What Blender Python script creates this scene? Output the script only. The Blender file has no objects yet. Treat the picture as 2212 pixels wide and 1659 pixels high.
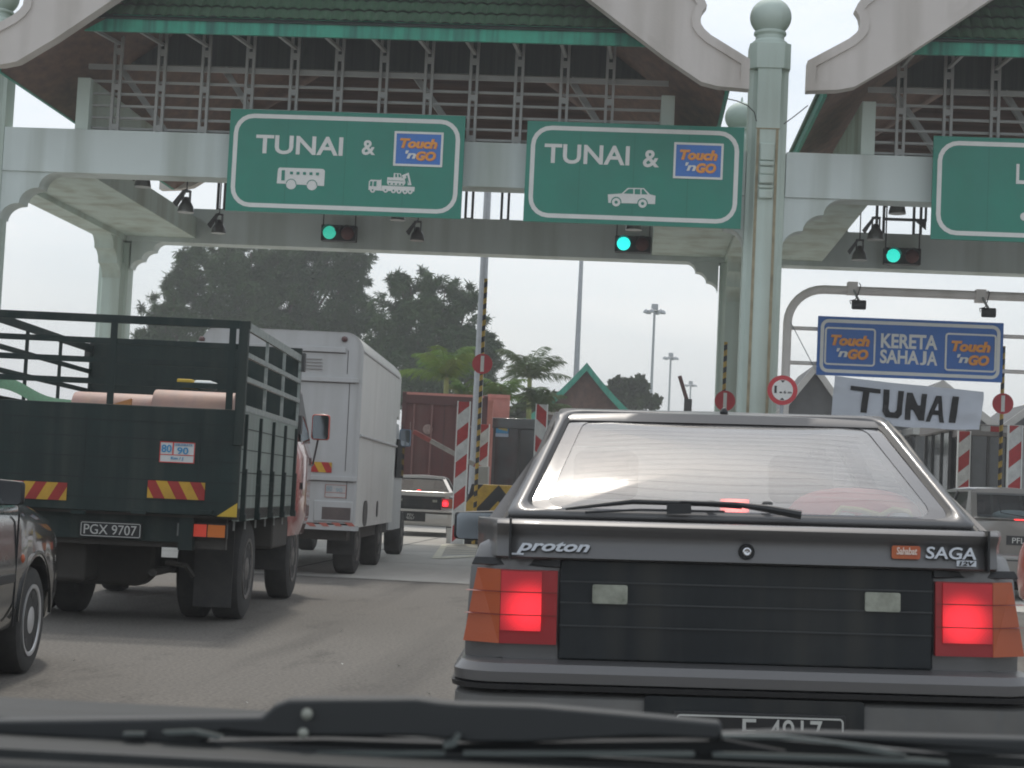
import bpy, bmesh, math, random
from mathutils import Vector, Matrix
R = math.radians
random.seed(7)
scene = bpy.context.scene
COL = scene.collection
# ------------------------------------------------------------------ camera
EYE = 1.06
PITCH, ROLL, YAW, FPX = R(3.6256), R(2.70), R(4.076), 3700.0     # focal length in units of a 2212 px wide frame
CX, CY = 1106.0, 829.5
_F = Vector((-math.sin(YAW)*math.cos(PITCH), math.cos(YAW)*math.cos(PITCH), math.sin(PITCH)))
_R0 = Vector((math.cos(YAW), math.sin(YAW), 0)); _U0 = _R0.cross(_F)
_Rt = _R0*math.cos(ROLL) + _U0*math.sin(ROLL); _Up = -_R0*math.sin(ROLL) + _U0*math.cos(ROLL)
CAM = Vector((0, 0, EYE))
cd = bpy.data.cameras.new('camera'); cam = bpy.data.objects.new('camera', cd); COL.objects.link(cam)
cam.matrix_world = Matrix(((_Rt.x, _Up.x, -_F.x, 0), (_Rt.y, _Up.y, -_F.y, 0), (_Rt.z, _Up.z, -_F.z, EYE), (0, 0, 0, 1)))
cd.sensor_width = 36; cd.lens = 36*FPX/2212; cd.clip_start = .05; cd.clip_end = 3000
cd.dof.use_dof = True; cd.dof.focus_distance = 14; cd.dof.aperture_fstop = 18
scene.camera = cam
# ------------------------------------------------------------------ world and sun
SUN_EL, SUN_AZ = R(62), R(13)                     # azimuth: left of straight ahead
w = bpy.data.worlds.new("World"); scene.world = w; w.use_nodes = True
nt = w.node_tree; nt.nodes.clear()
out = nt.nodes.new('ShaderNodeOutputWorld'); add = nt.nodes.new('ShaderNodeAddShader')
b1 = nt.nodes.new('ShaderNodeBackground'); b2 = nt.nodes.new('ShaderNodeBackground')
sky = nt.nodes.new('ShaderNodeTexSky'); sky.sky_type = 'NISHITA'; sky.sun_disc = False
sky.sun_elevation = SUN_EL; sky.sun_rotation = -SUN_AZ; sky.dust_density = 4; sky.air_density = 1.2
nt.links.new(sky.outputs[0], b1.inputs[0]); b1.inputs[1].default_value = .05
tc = nt.nodes.new('ShaderNodeTexCoord'); mp = nt.nodes.new('ShaderNodeMapping'); mp.inputs['Scale'].default_value = (1.6, 1.6, 6)
nz = nt.nodes.new('ShaderNodeTexNoise'); nz.inputs['Scale'].default_value = 2.2; nz.inputs['Detail'].default_value = 6; nz.inputs['Distortion'].default_value = .8
cr = nt.nodes.new('ShaderNodeValToRGB')
cr.color_ramp.elements[0].position = .3; cr.color_ramp.elements[0].color = (.55, .61, .66, 1)
cr.color_ramp.elements[1].position = .72; cr.color_ramp.elements[1].color = (.76, .78, .795, 1)
nt.links.new(tc.outputs['Generated'], mp.inputs[0]); nt.links.new(mp.outputs[0], nz.inputs[0]); nt.links.new(nz.outputs[0], cr.inputs[0])
nt.links.new(cr.outputs[0], b2.inputs[0]); b2.inputs[1].default_value = 1.06
nt.links.new(b1.outputs[0], add.inputs[0]); nt.links.new(b2.outputs[0], add.inputs[1]); nt.links.new(add.outputs[0], out.inputs[0])
sl = bpy.data.lights.new('sun', 'SUN'); sl.energy = 1.8; sl.angle = R(5); sl.color = (1, .95, .87)
so = bpy.data.objects.new('sun', sl); COL.objects.link(so)
sd = Vector((-math.sin(SUN_AZ)*math.cos(SUN_EL), math.cos(SUN_AZ)*math.cos(SUN_EL), math.sin(SUN_EL)))
so.rotation_euler = sd.to_track_quat('Z', 'Y').to_euler(); so.location = sd*60
scene.view_settings.view_transform = 'Standard'; scene.view_settings.look = 'None'
scene.view_settings.exposure = 0; scene.view_settings.gamma = 1
scene.cycles.pixel_filter_type = 'GAUSSIAN'; scene.cycles.filter_width = 2.1
scene.cycles.max_bounces = 7; scene.cycles.transparent_max_bounces = 12
# ------------------------------------------------------------------ measuring helpers: read a size or a place off the photograph at a known distance
def ray(px, py): return _F + _Rt*((px-CX)/FPX) + _Up*((CY-py)/FPX)
def pix(px, py, Y):
    d = ray(px, py); return CAM + d*(Y/d.y)
def ground(px, py):
    d = ray(px, py); return CAM + d*(-EYE/d.z)
def under(px, py, dist):
    p = CAM + ray(px, py)*dist; p.z = 0; return p
class Frame:                                       # a thing's own axes: x right, y away from us, z up
    def __init__(s, px, py, dist, vpx=1210, turn=0, tilt=0):
        s.o = under(px, py, dist)
        d = ray(vpx, 1076); s.h = math.atan2(-d.x, d.y) + turn
        s.f = Vector((-math.sin(s.h), math.cos(s.h), 0)); s.r = Vector((math.cos(s.h), math.sin(s.h), 0)); s.u = Vector((0, 0, 1)); s.tilt = tilt
        s.r, s.u = s.r*math.cos(tilt)+s.u*math.sin(tilt), s.u*math.cos(tilt)-s.r*math.sin(tilt)
    def loc(s, P):
        q = P - s.o; return Vector((q.dot(s.r), q.dot(s.f), q.dot(s.u)))
    def p(s, px, py, y=0):                         # on the cross plane at local y
        d = ray(px, py); t = ((s.o-CAM).dot(s.f)+y)/d.dot(s.f); q = s.loc(CAM+d*t); return q.x, q.z
    def s_(s, px, py, x):                          # on the side plane at local x
        d = ray(px, py); t = ((s.o-CAM).dot(s.r)+x)/d.dot(s.r); q = s.loc(CAM+d*t); return q.y, q.z
# ------------------------------------------------------------------ mesh helpers
def inset(poly, d):
    n = len(poly); A = sum(poly[i][0]*poly[(i+1) % n][1]-poly[(i+1) % n][0]*poly[i][1] for i in range(n)); s = 1 if A > 0 else -1; out = []
    for i in range(n):
        a, b, c = Vector((*poly[i-1], 0)), Vector((*poly[i], 0)), Vector((*poly[(i+1) % n], 0))
        u = (b-a).normalized(); v = (c-b).normalized(); n1 = Vector((-u.y, u.x, 0))*s; n2 = Vector((-v.y, v.x, 0))*s
        m = (n1+n2); m = m/max(.6, m.length_squared)*2 if m.length > 1e-6 else n1
        out.append((b.x+m.x*d/ (2/ max(1e-6, 1))*1 if False else b.x+m.x*d, b.y+m.y*d))
    return out
class MB:
    def __init__(s): s.v = []; s.f = []
    def add(s, vs, fs):
        n = len(s.v); s.v += [tuple(a) for a in vs]; s.f += [tuple(i+n for i in f) for f in fs]; return s
    def box(s, x0, x1, y0, y1, z0, z1):
        return s.add([(x, y, z) for z in (z0, z1) for y in (y0, y1) for x in (x0, x1)],
                     [(0, 2, 3, 1), (4, 5, 7, 6), (0, 1, 5, 4), (2, 6, 7, 3), (0, 4, 6, 2), (1, 3, 7, 5)])
    def bar(s, a, b, w, h, up=(0, 0, 1)):
        a = Vector(a); b = Vector(b); d = (b-a).normalized(); up = Vector(up)
        if abs(d.dot(up)) > .98: up = Vector((0, 1, 0))
        r = d.cross(up).normalized(); u = r.cross(d).normalized(); vs = []
        for p in (a, b):
            for i, j in ((-1, -1), (1, -1), (1, 1), (-1, 1)): vs.append(p + r*(i*w/2) + u*(j*h/2))
        return s.add(vs, [(3, 2, 1, 0), (4, 5, 6, 7), (0, 1, 5, 4), (1, 2, 6, 5), (2, 3, 7, 6), (3, 0, 4, 7)])
    def prism(s, poly, y0, y1, axis='y'):
        n = len(poly)
        def P(a, b, t): return (a, t, b) if axis == 'y' else ((t, a, b) if axis == 'x' else (a, b, t))
        vs = [P(a, b, y0) for a, b in poly] + [P(a, b, y1) for a, b in poly]
        return s.add(vs, [tuple(range(n)), tuple(range(2*n-1, n-1, -1))] + [(i, n+i, n+(i+1) % n, (i+1) % n) for i in range(n)])
    def tube(s, pts, r, n=8, cap=True):
        pts = [Vector(p) for p in pts]; rs = r if isinstance(r, (list, tuple)) else [r]*len(pts); b = len(s.v); prev = None
        for i, p in enumerate(pts):
            d = (pts[min(i+1, len(pts)-1)] - pts[max(i-1, 0)]).normalized()
            if prev is None:
                u = Vector((0, 0, 1)) if abs(d.z) < .9 else Vector((1, 0, 0)); prev = d.cross(u).normalized()
            prev = (prev - d*prev.dot(d)).normalized(); q = d.cross(prev)
            for k in range(n):
                a = 2*math.pi*k/n; s.v.append(tuple(p + (prev*math.cos(a)+q*math.sin(a))*rs[i]))
        for i in range(len(pts)-1):
            for k in range(n): s.f.append((b+i*n+k, b+i*n+(k+1) % n, b+(i+1)*n+(k+1) % n, b+(i+1)*n+k))
        if cap: s.f.append(tuple(b+k for k in range(n-1, -1, -1))); s.f.append(tuple(b+(len(pts)-1)*n+k for k in range(n)))
        return s
    def lathe(s, prof, c=(0, 0, 0), n=24, axis='z', ph=0):
        b = len(s.v); c = Vector(c)
        for rr, h in prof:
            for k in range(n):
                a = 2*math.pi*k/n+ph; x, y = rr*math.cos(a), rr*math.sin(a)
                s.v.append(tuple(c + (Vector((x, y, h)) if axis == 'z' else (Vector((h, x, y)) if axis == 'x' else Vector((x, h, y))))))
        for i in range(len(prof)-1):
            for k in range(n): s.f.append((b+i*n+k, b+i*n+(k+1) % n, b+(i+1)*n+(k+1) % n, b+(i+1)*n+k))
        s.f.append(tuple(b+k for k in range(n))); s.f.append(tuple(b+(len(prof)-1)*n+k for k in range(n-1, -1, -1)))
        return s
    def grid(s, fn, nu, nv, thick=None):
        b = len(s.v)
        for j in range(nv+1):
            for i in range(nu+1): s.v.append(tuple(fn(i/nu, j/nv)))
        for j in range(nv):
            for i in range(nu):
                a = b+j*(nu+1)+i; s.f.append((a, a+1, a+nu+2, a+nu+1))
        return s
    def loft(s, secs, cap=True):
        n = len(secs[0]); b = len(s.v)
        for q in secs: s.v += [tuple(p) for p in q]
        for i in range(len(secs)-1):
            for k in range(n): s.f.append((b+i*n+k, b+i*n+(k+1) % n, b+(i+1)*n+(k+1) % n, b+(i+1)*n+k))
        if cap: s.f.append(tuple(b+k for k in range(n-1, -1, -1))); s.f.append(tuple(b+(len(secs)-1)*n+k for k in range(n)))
        return s
    def build(s, name, mat, parent=None, smooth=None, bevel=0, seg=2, solid=0, sub=0):
        m = bpy.data.meshes.new(name); m.from_pydata(s.v, [], s.f); m.validate()
        bm = bmesh.new(); bm.from_mesh(m); bmesh.ops.remove_doubles(bm, verts=bm.verts, dist=1e-5)
        bmesh.ops.recalc_face_normals(bm, faces=bm.faces); bm.to_mesh(m); bm.free()
        m.materials.append(mat); o = bpy.data.objects.new(name, m); COL.objects.link(o)
        if parent: o.parent = parent
        if smooth:
            for p in m.polygons: p.use_smooth = True
            m.set_sharp_from_angle(angle=R(smooth))
        if solid:
            q = o.modifiers.new('s', 'SOLIDIFY'); q.thickness = solid; q.offset = 0
        if sub:
            q = o.modifiers.new('d', 'SUBSURF'); q.levels = q.render_levels = sub
        if bevel:
            q = o.modifiers.new('b', 'BEVEL'); q.width = bevel; q.segments = seg; q.limit_method = 'ANGLE'; q.angle_limit = R(35)
            if not smooth:
                for p in m.polygons: p.use_smooth = True
                m.set_sharp_from_angle(angle=R(30))
        return o
def tag(o, label=None, cat=None, group=None, kind=None):
    if label: o['label'] = label
    if cat: o['category'] = cat
    if group: o['group'] = group
    if kind: o['kind'] = kind
    return o
def thing(name, label, cat, loc=(0, 0, 0), rz=0, group=None):
    o = bpy.data.objects.new(name, None); COL.objects.link(o); o.location = loc; o.rotation_euler = (0, 0, rz); o.empty_display_size = .2
    return tag(o, label, cat, group)
def copy_tree(o, parent=None):
    c = o.copy(); COL.objects.link(c); c.parent = parent
    for ch in o.children: copy_tree(ch, c)
    return c
# ------------------------------------------------------------------ materials
def mat(name, col, rough=.6, metal=0, var=.12, scale=3, bump=0, bscale=60, streak=None, sc=(1, 1, 1), spec=.5, coat=0, col2=None, emis=None, es=0, dirt=0):
    m = bpy.data.materials.new(name); m.use_nodes = True; n = m.node_tree; L = n.links; b = n.nodes['Principled BSDF']
    b.inputs['Roughness'].default_value = rough; b.inputs['Metallic'].default_value = metal; b.inputs['Specular IOR Level'].default_value = spec
    b.inputs['Coat Weight'].default_value = coat; b.inputs['Coat Roughness'].default_value = .06
    t = n.nodes.new('ShaderNodeTexCoord'); mp = n.nodes.new('ShaderNodeMapping'); mp.inputs['Scale'].default_value = sc
    L.new(t.outputs['Object'], mp.inputs[0])
    no = n.nodes.new('ShaderNodeTexNoise'); no.inputs['Scale'].default_value = scale; no.inputs['Detail'].default_value = 7; no.inputs['Roughness'].default_value = .62
    L.new(mp.outputs[0], no.inputs[0])
    r = n.nodes.new('ShaderNodeValToRGB'); r.color_ramp.elements[0].position = .3; r.color_ramp.elements[1].position = .72
    c2 = col2 or tuple(min(1, c*(1+var)) for c in col)
    c1 = col if col2 else tuple(c*(1-var) for c in col)
    r.color_ramp.elements[0].color = (*c1, 1); r.color_ramp.elements[1].color = (*c2, 1)
    L.new(no.outputs[0], r.inputs[0]); cur = r.outputs[0]
    if streak:                                                     # vertical dirt runs: (colour, amount, frequency)
        scol, amt, fr = streak
        m2 = n.nodes.new('ShaderNodeMapping'); m2.inputs['Scale'].default_value = (fr, fr, fr*.06); L.new(t.outputs['Object'], m2.inputs[0])
        n2 = n.nodes.new('ShaderNodeTexNoise'); n2.inputs['Scale'].default_value = 1; n2.inputs['Detail'].default_value = 5; L.new(m2.outputs[0], n2.inputs[0])
        r2 = n.nodes.new('ShaderNodeValToRGB'); r2.color_ramp.elements[0].position = .44; r2.color_ramp.elements[1].position = .72
        r2.color_ramp.elements[1].color = (amt, amt, amt, 1); L.new(n2.outputs[0], r2.inputs[0])
        mx = n.nodes.new('ShaderNodeMix'); mx.data_type = 'RGBA'; mx.inputs[7].default_value = (*scol, 1)
        L.new(r2.outputs[0], mx.inputs[0]); L.new(cur, mx.inputs[6]); cur = mx.outputs[2]
    L.new(cur, b.inputs['Base Color'])
    rr = n.nodes.new('ShaderNodeMapRange'); rr.inputs[3].default_value = max(.02, rough-.08); rr.inputs[4].default_value = min(1, rough+.1)
    L.new(no.outputs[0], rr.inputs[0]); L.new(rr.outputs[0], b.inputs['Roughness'])
    if bump:
        nb = n.nodes.new('ShaderNodeTexNoise'); nb.inputs['Scale'].default_value = bscale; nb.inputs['Detail'].default_value = 4; L.new(t.outputs['Object'], nb.inputs[0])
        bp = n.nodes.new('ShaderNodeBump'); bp.inputs['Strength'].default_value = bump; bp.inputs['Distance'].default_value = .02
        L.new(nb.outputs[0], bp.inputs['Height']); L.new(bp.outputs[0], b.inputs['Normal'])
    if emis: b.inputs['Emission Color'].default_value = (*emis, 1); b.inputs['Emission Strength'].default_value = es
    return m
def stripes(name, ca, cb, freq, slope, mirror=False, off=0, rough=.55, duty=.5, dirtamt=.15, axis='x'):
    """diagonal warning bands measured in the object's own metres"""
    m = bpy.data.materials.new(name); m.use_nodes = True; n = m.node_tree; L = n.links; b = n.nodes['Principled BSDF']; b.inputs['Roughness'].default_value = rough
    t = n.nodes.new('ShaderNodeTexCoord'); s = n.nodes.new('ShaderNodeSeparateXYZ'); L.new(t.outputs['Object'], s.inputs[0])
    def M(op, a, c):
        q = n.nodes.new('ShaderNodeMath'); q.operation = op
        for i, z in enumerate((a, c)):
            if z is None: continue
            if isinstance(z, (int, float)): q.inputs[i].default_value = z
            else: L.new(z, q.inputs[i])
        return q.outputs[0]
    xx = s.outputs[0] if axis == 'x' else M('ADD', s.outputs[0], s.outputs[1])
    if mirror: xx = M('ABSOLUTE', xx, None)
    v = M('ADD', M('MULTIPLY', xx, slope*freq), M('MULTIPLY', s.outputs[2], freq)); v = M('ADD', v, off+100)
    k = M('GREATER_THAN', M('FRACT', v, None), duty)
    no = n.nodes.new('ShaderNodeTexNoise'); no.inputs['Scale'].default_value = 9; no.inputs['Detail'].default_value = 6; L.new(t.outputs['Object'], no.inputs[0])
    mx = n.nodes.new('ShaderNodeMix'); mx.data_type = 'RGBA'; mx.inputs[6].default_value = (*ca, 1); mx.inputs[7].default_value = (*cb, 1); L.new(k, mx.inputs[0])
    r = n.nodes.new('ShaderNodeMapRange'); r.inputs[1].default_value = .35; r.inputs[2].default_value = .75; r.inputs[3].default_value = 1; r.inputs[4].default_value = 1-dirtamt*2; L.new(no.outputs[0], r.inputs[0])
    mm = n.nodes.new('ShaderNodeMix'); mm.data_type = 'RGBA'; mm.blend_type = 'MULTIPLY'; mm.inputs[0].default_value = 1
    L.new(mx.outputs[2], mm.inputs[6]); L.new(r.outputs[0], mm.inputs[7]); L.new(mm.outputs[2], b.inputs['Base Color'])
    return m
def glass(name, refl=.35, tint=(.8, .85, .85), rough=.03, dust=.12, dustcol=(.6, .6, .6), bump=0):
    m = bpy.data.materials.new(name); m.use_nodes = True; n = m.node_tree; L = n.links; n.nodes.clear()
    o = n.nodes.new('ShaderNodeOutputMaterial'); g = n.nodes.new('ShaderNodeBsdfGlossy'); g.inputs['Roughness'].default_value = rough
    tr = n.nodes.new('ShaderNodeBsdfTransparent'); tr.inputs[0].default_value = (*tint, 1)
    df = n.nodes.new('ShaderNodeBsdfDiffuse'); df.inputs[0].default_value = (*dustcol, 1)
    lw = n.nodes.new('ShaderNodeFresnel'); lw.inputs[0].default_value = 1.5
    ad = n.nodes.new('ShaderNodeMath'); ad.operation = 'MULTIPLY_ADD'; ad.inputs[1].default_value = 1; ad.inputs[2].default_value = refl; ad.use_clamp = True; L.new(lw.outputs[0], ad.inputs[0])
    a = n.nodes.new('ShaderNodeMixShader'); c = n.nodes.new('ShaderNodeMixShader')
    t = n.nodes.new('ShaderNodeTexCoord'); no = n.nodes.new('ShaderNodeTexNoise'); no.inputs['Scale'].default_value = 4; no.inputs['Detail'].default_value = 6; L.new(t.outputs['Object'], no.inputs[0])
    mr = n.nodes.new('ShaderNodeMapRange'); mr.inputs[1].default_value = .3; mr.inputs[2].default_value = .8; mr.inputs[3].default_value = dust*.5; mr.inputs[4].default_value = dust*1.6; L.new(no.outputs[0], mr.inputs[0])
    if bump:
        nb = n.nodes.new('ShaderNodeTexNoise'); nb.inputs['Scale'].default_value = 3.5; nb.inputs['Detail'].default_value = 3; L.new(t.outputs['Object'], nb.inputs[0]); bp = n.nodes.new('ShaderNodeBump'); bp.inputs['Strength'].default_value = bump; bp.inputs['Distance'].default_value = .02; L.new(nb.outputs[0], bp.inputs['Height']); L.new(bp.outputs[0], g.inputs['Normal'])
    L.new(ad.outputs[0], a.inputs[0]); L.new(tr.outputs[0], a.inputs[1]); L.new(g.outputs[0], a.inputs[2])
    L.new(mr.outputs[0], c.inputs[0]); L.new(a.outputs[0], c.inputs[1]); L.new(df.outputs[0], c.inputs[2]); L.new(c.outputs[0], o.inputs[0])
    return m
def lens(name, col, glow=0, gcol=None, centre=(0, 0, 0), rad=.1, rib=300):
    """tail-lamp lens: ribbed plastic, lit from inside around its bulb when glow > 0"""
    m = mat(name, col, .38, var=.1, coat=.12); n = m.node_tree; L = n.links; b = n.nodes['Principled BSDF']
    t = n.nodes.new('ShaderNodeTexCoord')
    wv = n.nodes.new('ShaderNodeTexChecker'); wv.inputs['Scale'].default_value = rib; L.new(t.outputs['Object'], wv.inputs[0])
    bp = n.nodes.new('ShaderNodeBump'); bp.inputs['Strength'].default_value = .5; bp.inputs['Distance'].default_value = .003; L.new(wv.outputs[1], bp.inputs['Height']); L.new(bp.outputs[0], b.inputs['Normal'])
    if glow:
        vm = n.nodes.new('ShaderNodeVectorMath'); vm.operation = 'DISTANCE'; vm.inputs[1].default_value = centre; L.new(t.outputs['Object'], vm.inputs[0])
        mr = n.nodes.new('ShaderNodeMapRange'); mr.interpolation_type = 'SMOOTHERSTEP'; mr.inputs[1].default_value = 0; mr.inputs[2].default_value = rad; mr.inputs[3].default_value = 1; mr.inputs[4].default_value = .05
        L.new(vm.outputs['Value'], mr.inputs[0])
        ck = n.nodes.new('ShaderNodeMapRange'); ck.inputs[3].default_value = .75; ck.inputs[4].default_value = 1; L.new(wv.outputs[1], ck.inputs[0])
        mu = n.nodes.new('ShaderNodeMath'); mu.operation = 'MULTIPLY'; L.new(mr.outputs[0], mu.inputs[0]); L.new(ck.outputs[0], mu.inputs[1])
        m3 = n.nodes.new('ShaderNodeMath'); m3.operation = 'MULTIPLY'; L.new(mu.outputs[0], m3.inputs[0]); m3.inputs[1].default_value = glow
        b.inputs['Emission Color'].default_value = (*(gcol or col), 1); L.new(m3.outputs[0], b.inputs['Emission Strength'])
    return m
# ------------------------------------------------------------------ lettering, fitted to a rectangle on a plane facing us
_fonts = {}
def letters(txt, x0, x1, z0, z1, y, m, parent, name='lettering', bold=0, shear=0, depth=.004, M4=None, thick=None):
    c = bpy.data.curves.new('t', 'FONT'); c.body = txt; c.size = 1; c.offset = bold; c.shear = shear; c.extrude = .01; c.resolution_u = 4
    o = bpy.data.objects.new('t', c); me = bpy.data.meshes.new_from_object(o); bpy.data.objects.remove(o)
    xs = [v.co.x for v in me.vertices]; ys = [v.co.y for v in me.vertices]
    ax, bx, ay, by = min(xs), max(xs), min(ys), max(ys)
    for v in me.vertices:
        v.co = Vector((x0+(v.co.x-ax)/(bx-ax)*(x1-x0), y-depth/2-v.co.z/.01*depth/2, z0+(v.co.y-ay)/(by-ay)*(z1-z0)))
    if M4 is not None: me.transform(M4)
    me.name = name; me.materials.clear(); me.materials.append(m); q = bpy.data.objects.new(name, me); COL.objects.link(q); q.parent = parent
    return q
def rrect(x0, x1, z0, z1, r, n=5):
    p = []
    for cx, cz, a in ((x1-r, z1-r, 0), (x0+r, z1-r, 90), (x0+r, z0+r, 180), (x1-r, z0+r, 270)):
        for k in range(n+1): t = R(a+90*k/n); p.append((cx+r*math.cos(t), cz+r*math.sin(t)))
    return p
def ring(mb, x0, x1, z0, z1, r, w, y0, y1):
    a = rrect(x0, x1, z0, z1, r); b = rrect(x0+w, x1-w, z0+w, z1-w, max(.002, r-w)); n = len(a)
    vs = [(x, y0, z) for x, z in a]+[(x, y0, z) for x, z in b]+[(x, y1, z) for x, z in a]+[(x, y1, z) for x, z in b]; f = []
    for i in range(n):
        j = (i+1) % n; f += [(i, j, n+j, n+i), (2*n+i, 3*n+i, 3*n+j, 2*n+j), (i, 2*n+i, 2*n+j, j), (n+i, n+j, 3*n+j, 3*n+i)]
    return mb.add(vs, f)
WHITE = mat('white_paint', (.72, .73, .71), .5, var=.06)
SIGNWHITE = mat('sign_white', (.66, .66, .63), .45, var=.05, scale=5)
SIGNGREEN = mat('sign_green', (.014, .20, .14), .45, var=.12, scale=1.2, streak=((.02, .20, .15), .5, 4))
SIGNBLUE = mat('sign_blue', (.03, .13, .42), .45, var=.12, scale=2)
LOGOBLUE = mat('logo_blue', (.04, .16, .48), .45, var=.1)
ORANGE = mat('logo_orange', (.72, .30, .05), .5, var=.15, scale=8)
LOGORED = mat('logo_red', (.55, .10, .05), .5)
PALEGREEN = mat('pale_green_paint', (.50, .585, .53), .7, var=.07, scale=.8, bump=.1, bscale=30, streak=((.30, .32, .25), .8, 2.2))
CREAM = mat('cream_render', (.53, .49, .455), .75, var=.05, scale=.7, bump=.1, bscale=25, streak=((.28, .25, .21), .7, 1.6))
BEAMGREY = mat('pale_beam_paint', (.56, .62, .60), .7, var=.06, scale=.6, bump=.08, bscale=30, streak=((.30, .34, .29), .75, 1.5))
FASCIA = mat('green_fascia', (.03, .25, .175), .6, var=.2, scale=2, streak=((.015, .13, .10), .9, 14))
TILE = mat('green_roof_tile', (.035, .085, .045), .85, var=.25, scale=5, bump=.2, bscale=40)
SOFFIT = mat('brown_soffit_board', (.125, .072, .052), .8, var=.45, scale=9, sc=(.05, .3, 1))
STEELW = mat('pale_steel', (.31, .315, .30), .5, var=.08)
DARKIN = mat('dark_lining', (.03, .045, .04), .8, var=.3)
GALV = mat('galvanised_steel', (.34, .36, .38), .45, metal=.3, var=.12, scale=6)
BLACKP = mat('black_plastic', (.018, .019, .02), .5, var=.2)
RUBBER = mat('tyre_rubber', (.022, .022, .022), .85, var=.35, scale=12, col2=(.045, .043, .040))
CHROME = mat('chrome', (.6, .6, .62), .18, metal=1, var=.05)
STEELD = mat('dark_steel', (.06, .06, .06), .55, metal=.3, var=.3)
# ================================================================== THE SETTING
def road_mat():
    m = mat('asphalt', (.122, .112, .098), .82, var=.12, scale=.35, bump=.35, bscale=160); n = m.node_tree; L = n.links; b = n.nodes['Principled BSDF']
    t = n.nodes.new('ShaderNodeTexCoord'); src = b.inputs['Base Color'].links[0].from_socket
    f = n.nodes.new('ShaderNodeTexNoise'); f.inputs['Scale'].default_value = 45; f.inputs['Detail'].default_value = 5; L.new(t.outputs['Object'], f.inputs[0])
    r = n.nodes.new('ShaderNodeMapRange'); r.inputs[1].default_value = .3; r.inputs[2].default_value = .7; r.inputs[3].default_value = .60; r.inputs[4].default_value = 1.40; L.new(f.outputs[0], r.inputs[0])
    mp = n.nodes.new('ShaderNodeMapping'); mp.inputs['Scale'].default_value = (1.4, .09, 1); mp.inputs['Rotation'].default_value = (0, 0, R(-9)); L.new(t.outputs['Object'], mp.inputs[0])
    g = n.nodes.new('ShaderNodeTexNoise'); g.inputs['Scale'].default_value = 1.5; g.inputs['Detail'].default_value = 4; L.new(mp.outputs[0], g.inputs[0])
    r2 = n.nodes.new('ShaderNodeMapRange'); r2.inputs[1].default_value = .52; r2.inputs[2].default_value = .75; r2.inputs[3].default_value = 1; r2.inputs[4].default_value = .55; L.new(g.outputs[0], r2.inputs[0])
    a = n.nodes.new('ShaderNodeMath'); a.operation = 'MULTIPLY'; L.new(r.outputs[0], a.inputs[0]); L.new(r2.outputs[0], a.inputs[1])
    dm = n.nodes.new('ShaderNodeMapping'); dm.inputs['Scale'].default_value = (1, .35, 1); L.new(t.outputs['Object'], dm.inputs[0])
    d = n.nodes.new('ShaderNodeTexNoise'); d.inputs['Scale'].default_value = 2.3; d.inputs['Detail'].default_value = 8; d.inputs['Roughness'].default_value = .7; L.new(dm.outputs[0], d.inputs[0])
    r3 = n.nodes.new('ShaderNodeMapRange'); r3.inputs[1].default_value = .56; r3.inputs[2].default_value = .68; r3.inputs[3].default_value = 1; r3.inputs[4].default_value = .66; L.new(d.outputs[0], r3.inputs[0])
    a2 = n.nodes.new('ShaderNodeMath'); a2.operation = 'MULTIPLY'; L.new(a.outputs[0], a2.inputs[0]); L.new(r3.outputs[0], a2.inputs[1])
    mm = n.nodes.new('ShaderNodeMix'); mm.data_type = 'RGBA'; mm.blend_type = 'MULTIPLY'; mm.inputs[0].default_value = 1
    L.new(src, mm.inputs[6]); L.new(a2.outputs[0], mm.inputs[7]); L.new(mm.outputs[2], b.inputs['Base Color'])
    return m
ASPH = road_mat()
CONC = mat('concrete_slab', (.40, .385, .35), .8, var=.2, scale=.8, bump=.2, bscale=90, sc=(1, .3, 1))
KERB = mat('kerb_concrete', (.45, .45, .42), .8, var=.15)
YC = ground(900, 1257).y
o = MB().grid(lambda u, v: (-260+520*u, -6+700*v, 0), 2, 2).build('ground', ASPH); tag(o, kind='structure')
o = MB().add([(-34, YC, .004), (34, YC, .004), (34, 78, .004), (-34, 78, .004)], [(0, 1, 2, 3)]).build('concrete_road', CONC); tag(o, kind='structure')
JT = mat('joint_sealant', (.06, .058, .055), .9)
j = MB()
for yy in (YC+.02, YC+4.6, YC+9.2, YC+14): j.add([(-34, yy, .008), (34, yy, .008), (34, yy+.035, .008), (-34, yy+.035, .008)], [(0, 1, 2, 3)])
for xx in (-13.5, -9.2, -4.1, -.6, 3.9, 8.2): j.add([(xx, YC+.06, .0085), (xx+.03, YC+.06, .0085), (xx+.03, 60, .0085), (xx, 60, .0085)], [(0, 1, 2, 3)])
tag(j.build('slab_joints', JT), kind='structure')
o = MB().add([(-240, 78, .05), (240, 78, .05), (240, 420, .05), (-240, 420, .05)], [(0, 1, 2, 3)]).build('grass_verge', mat('verge_grass', (.05, .09, .025), .9, var=.4, scale=.5)); tag(o, kind='structure')
ROADW = mat('road_paint', (.55, .53, .42), .7, var=.2, scale=4)
def gq(mb, pts, z=.012): mb.add([(ground(*p).x, ground(*p).y, z) for p in pts], [tuple(range(len(pts)))])
m = MB(); gq(m, [(932, 1208), (951, 1208), (967, 1177), (954, 1177)]); gq(m, [(951, 1208.5), (1040, 1203.2), (1040, 1199.5), (955, 1204)], .0125)
for k in range(5):
    yy = 1177.5+k*4.6; gq(m, [(966-k*1.2, yy), (1045, yy+1), (1045, yy+2.4), (965-k*1.2, yy+1.4)], .013)
tag(m.build('road_marking', ROADW), kind='structure')
m = MB(); rr = random.Random(4)
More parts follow.
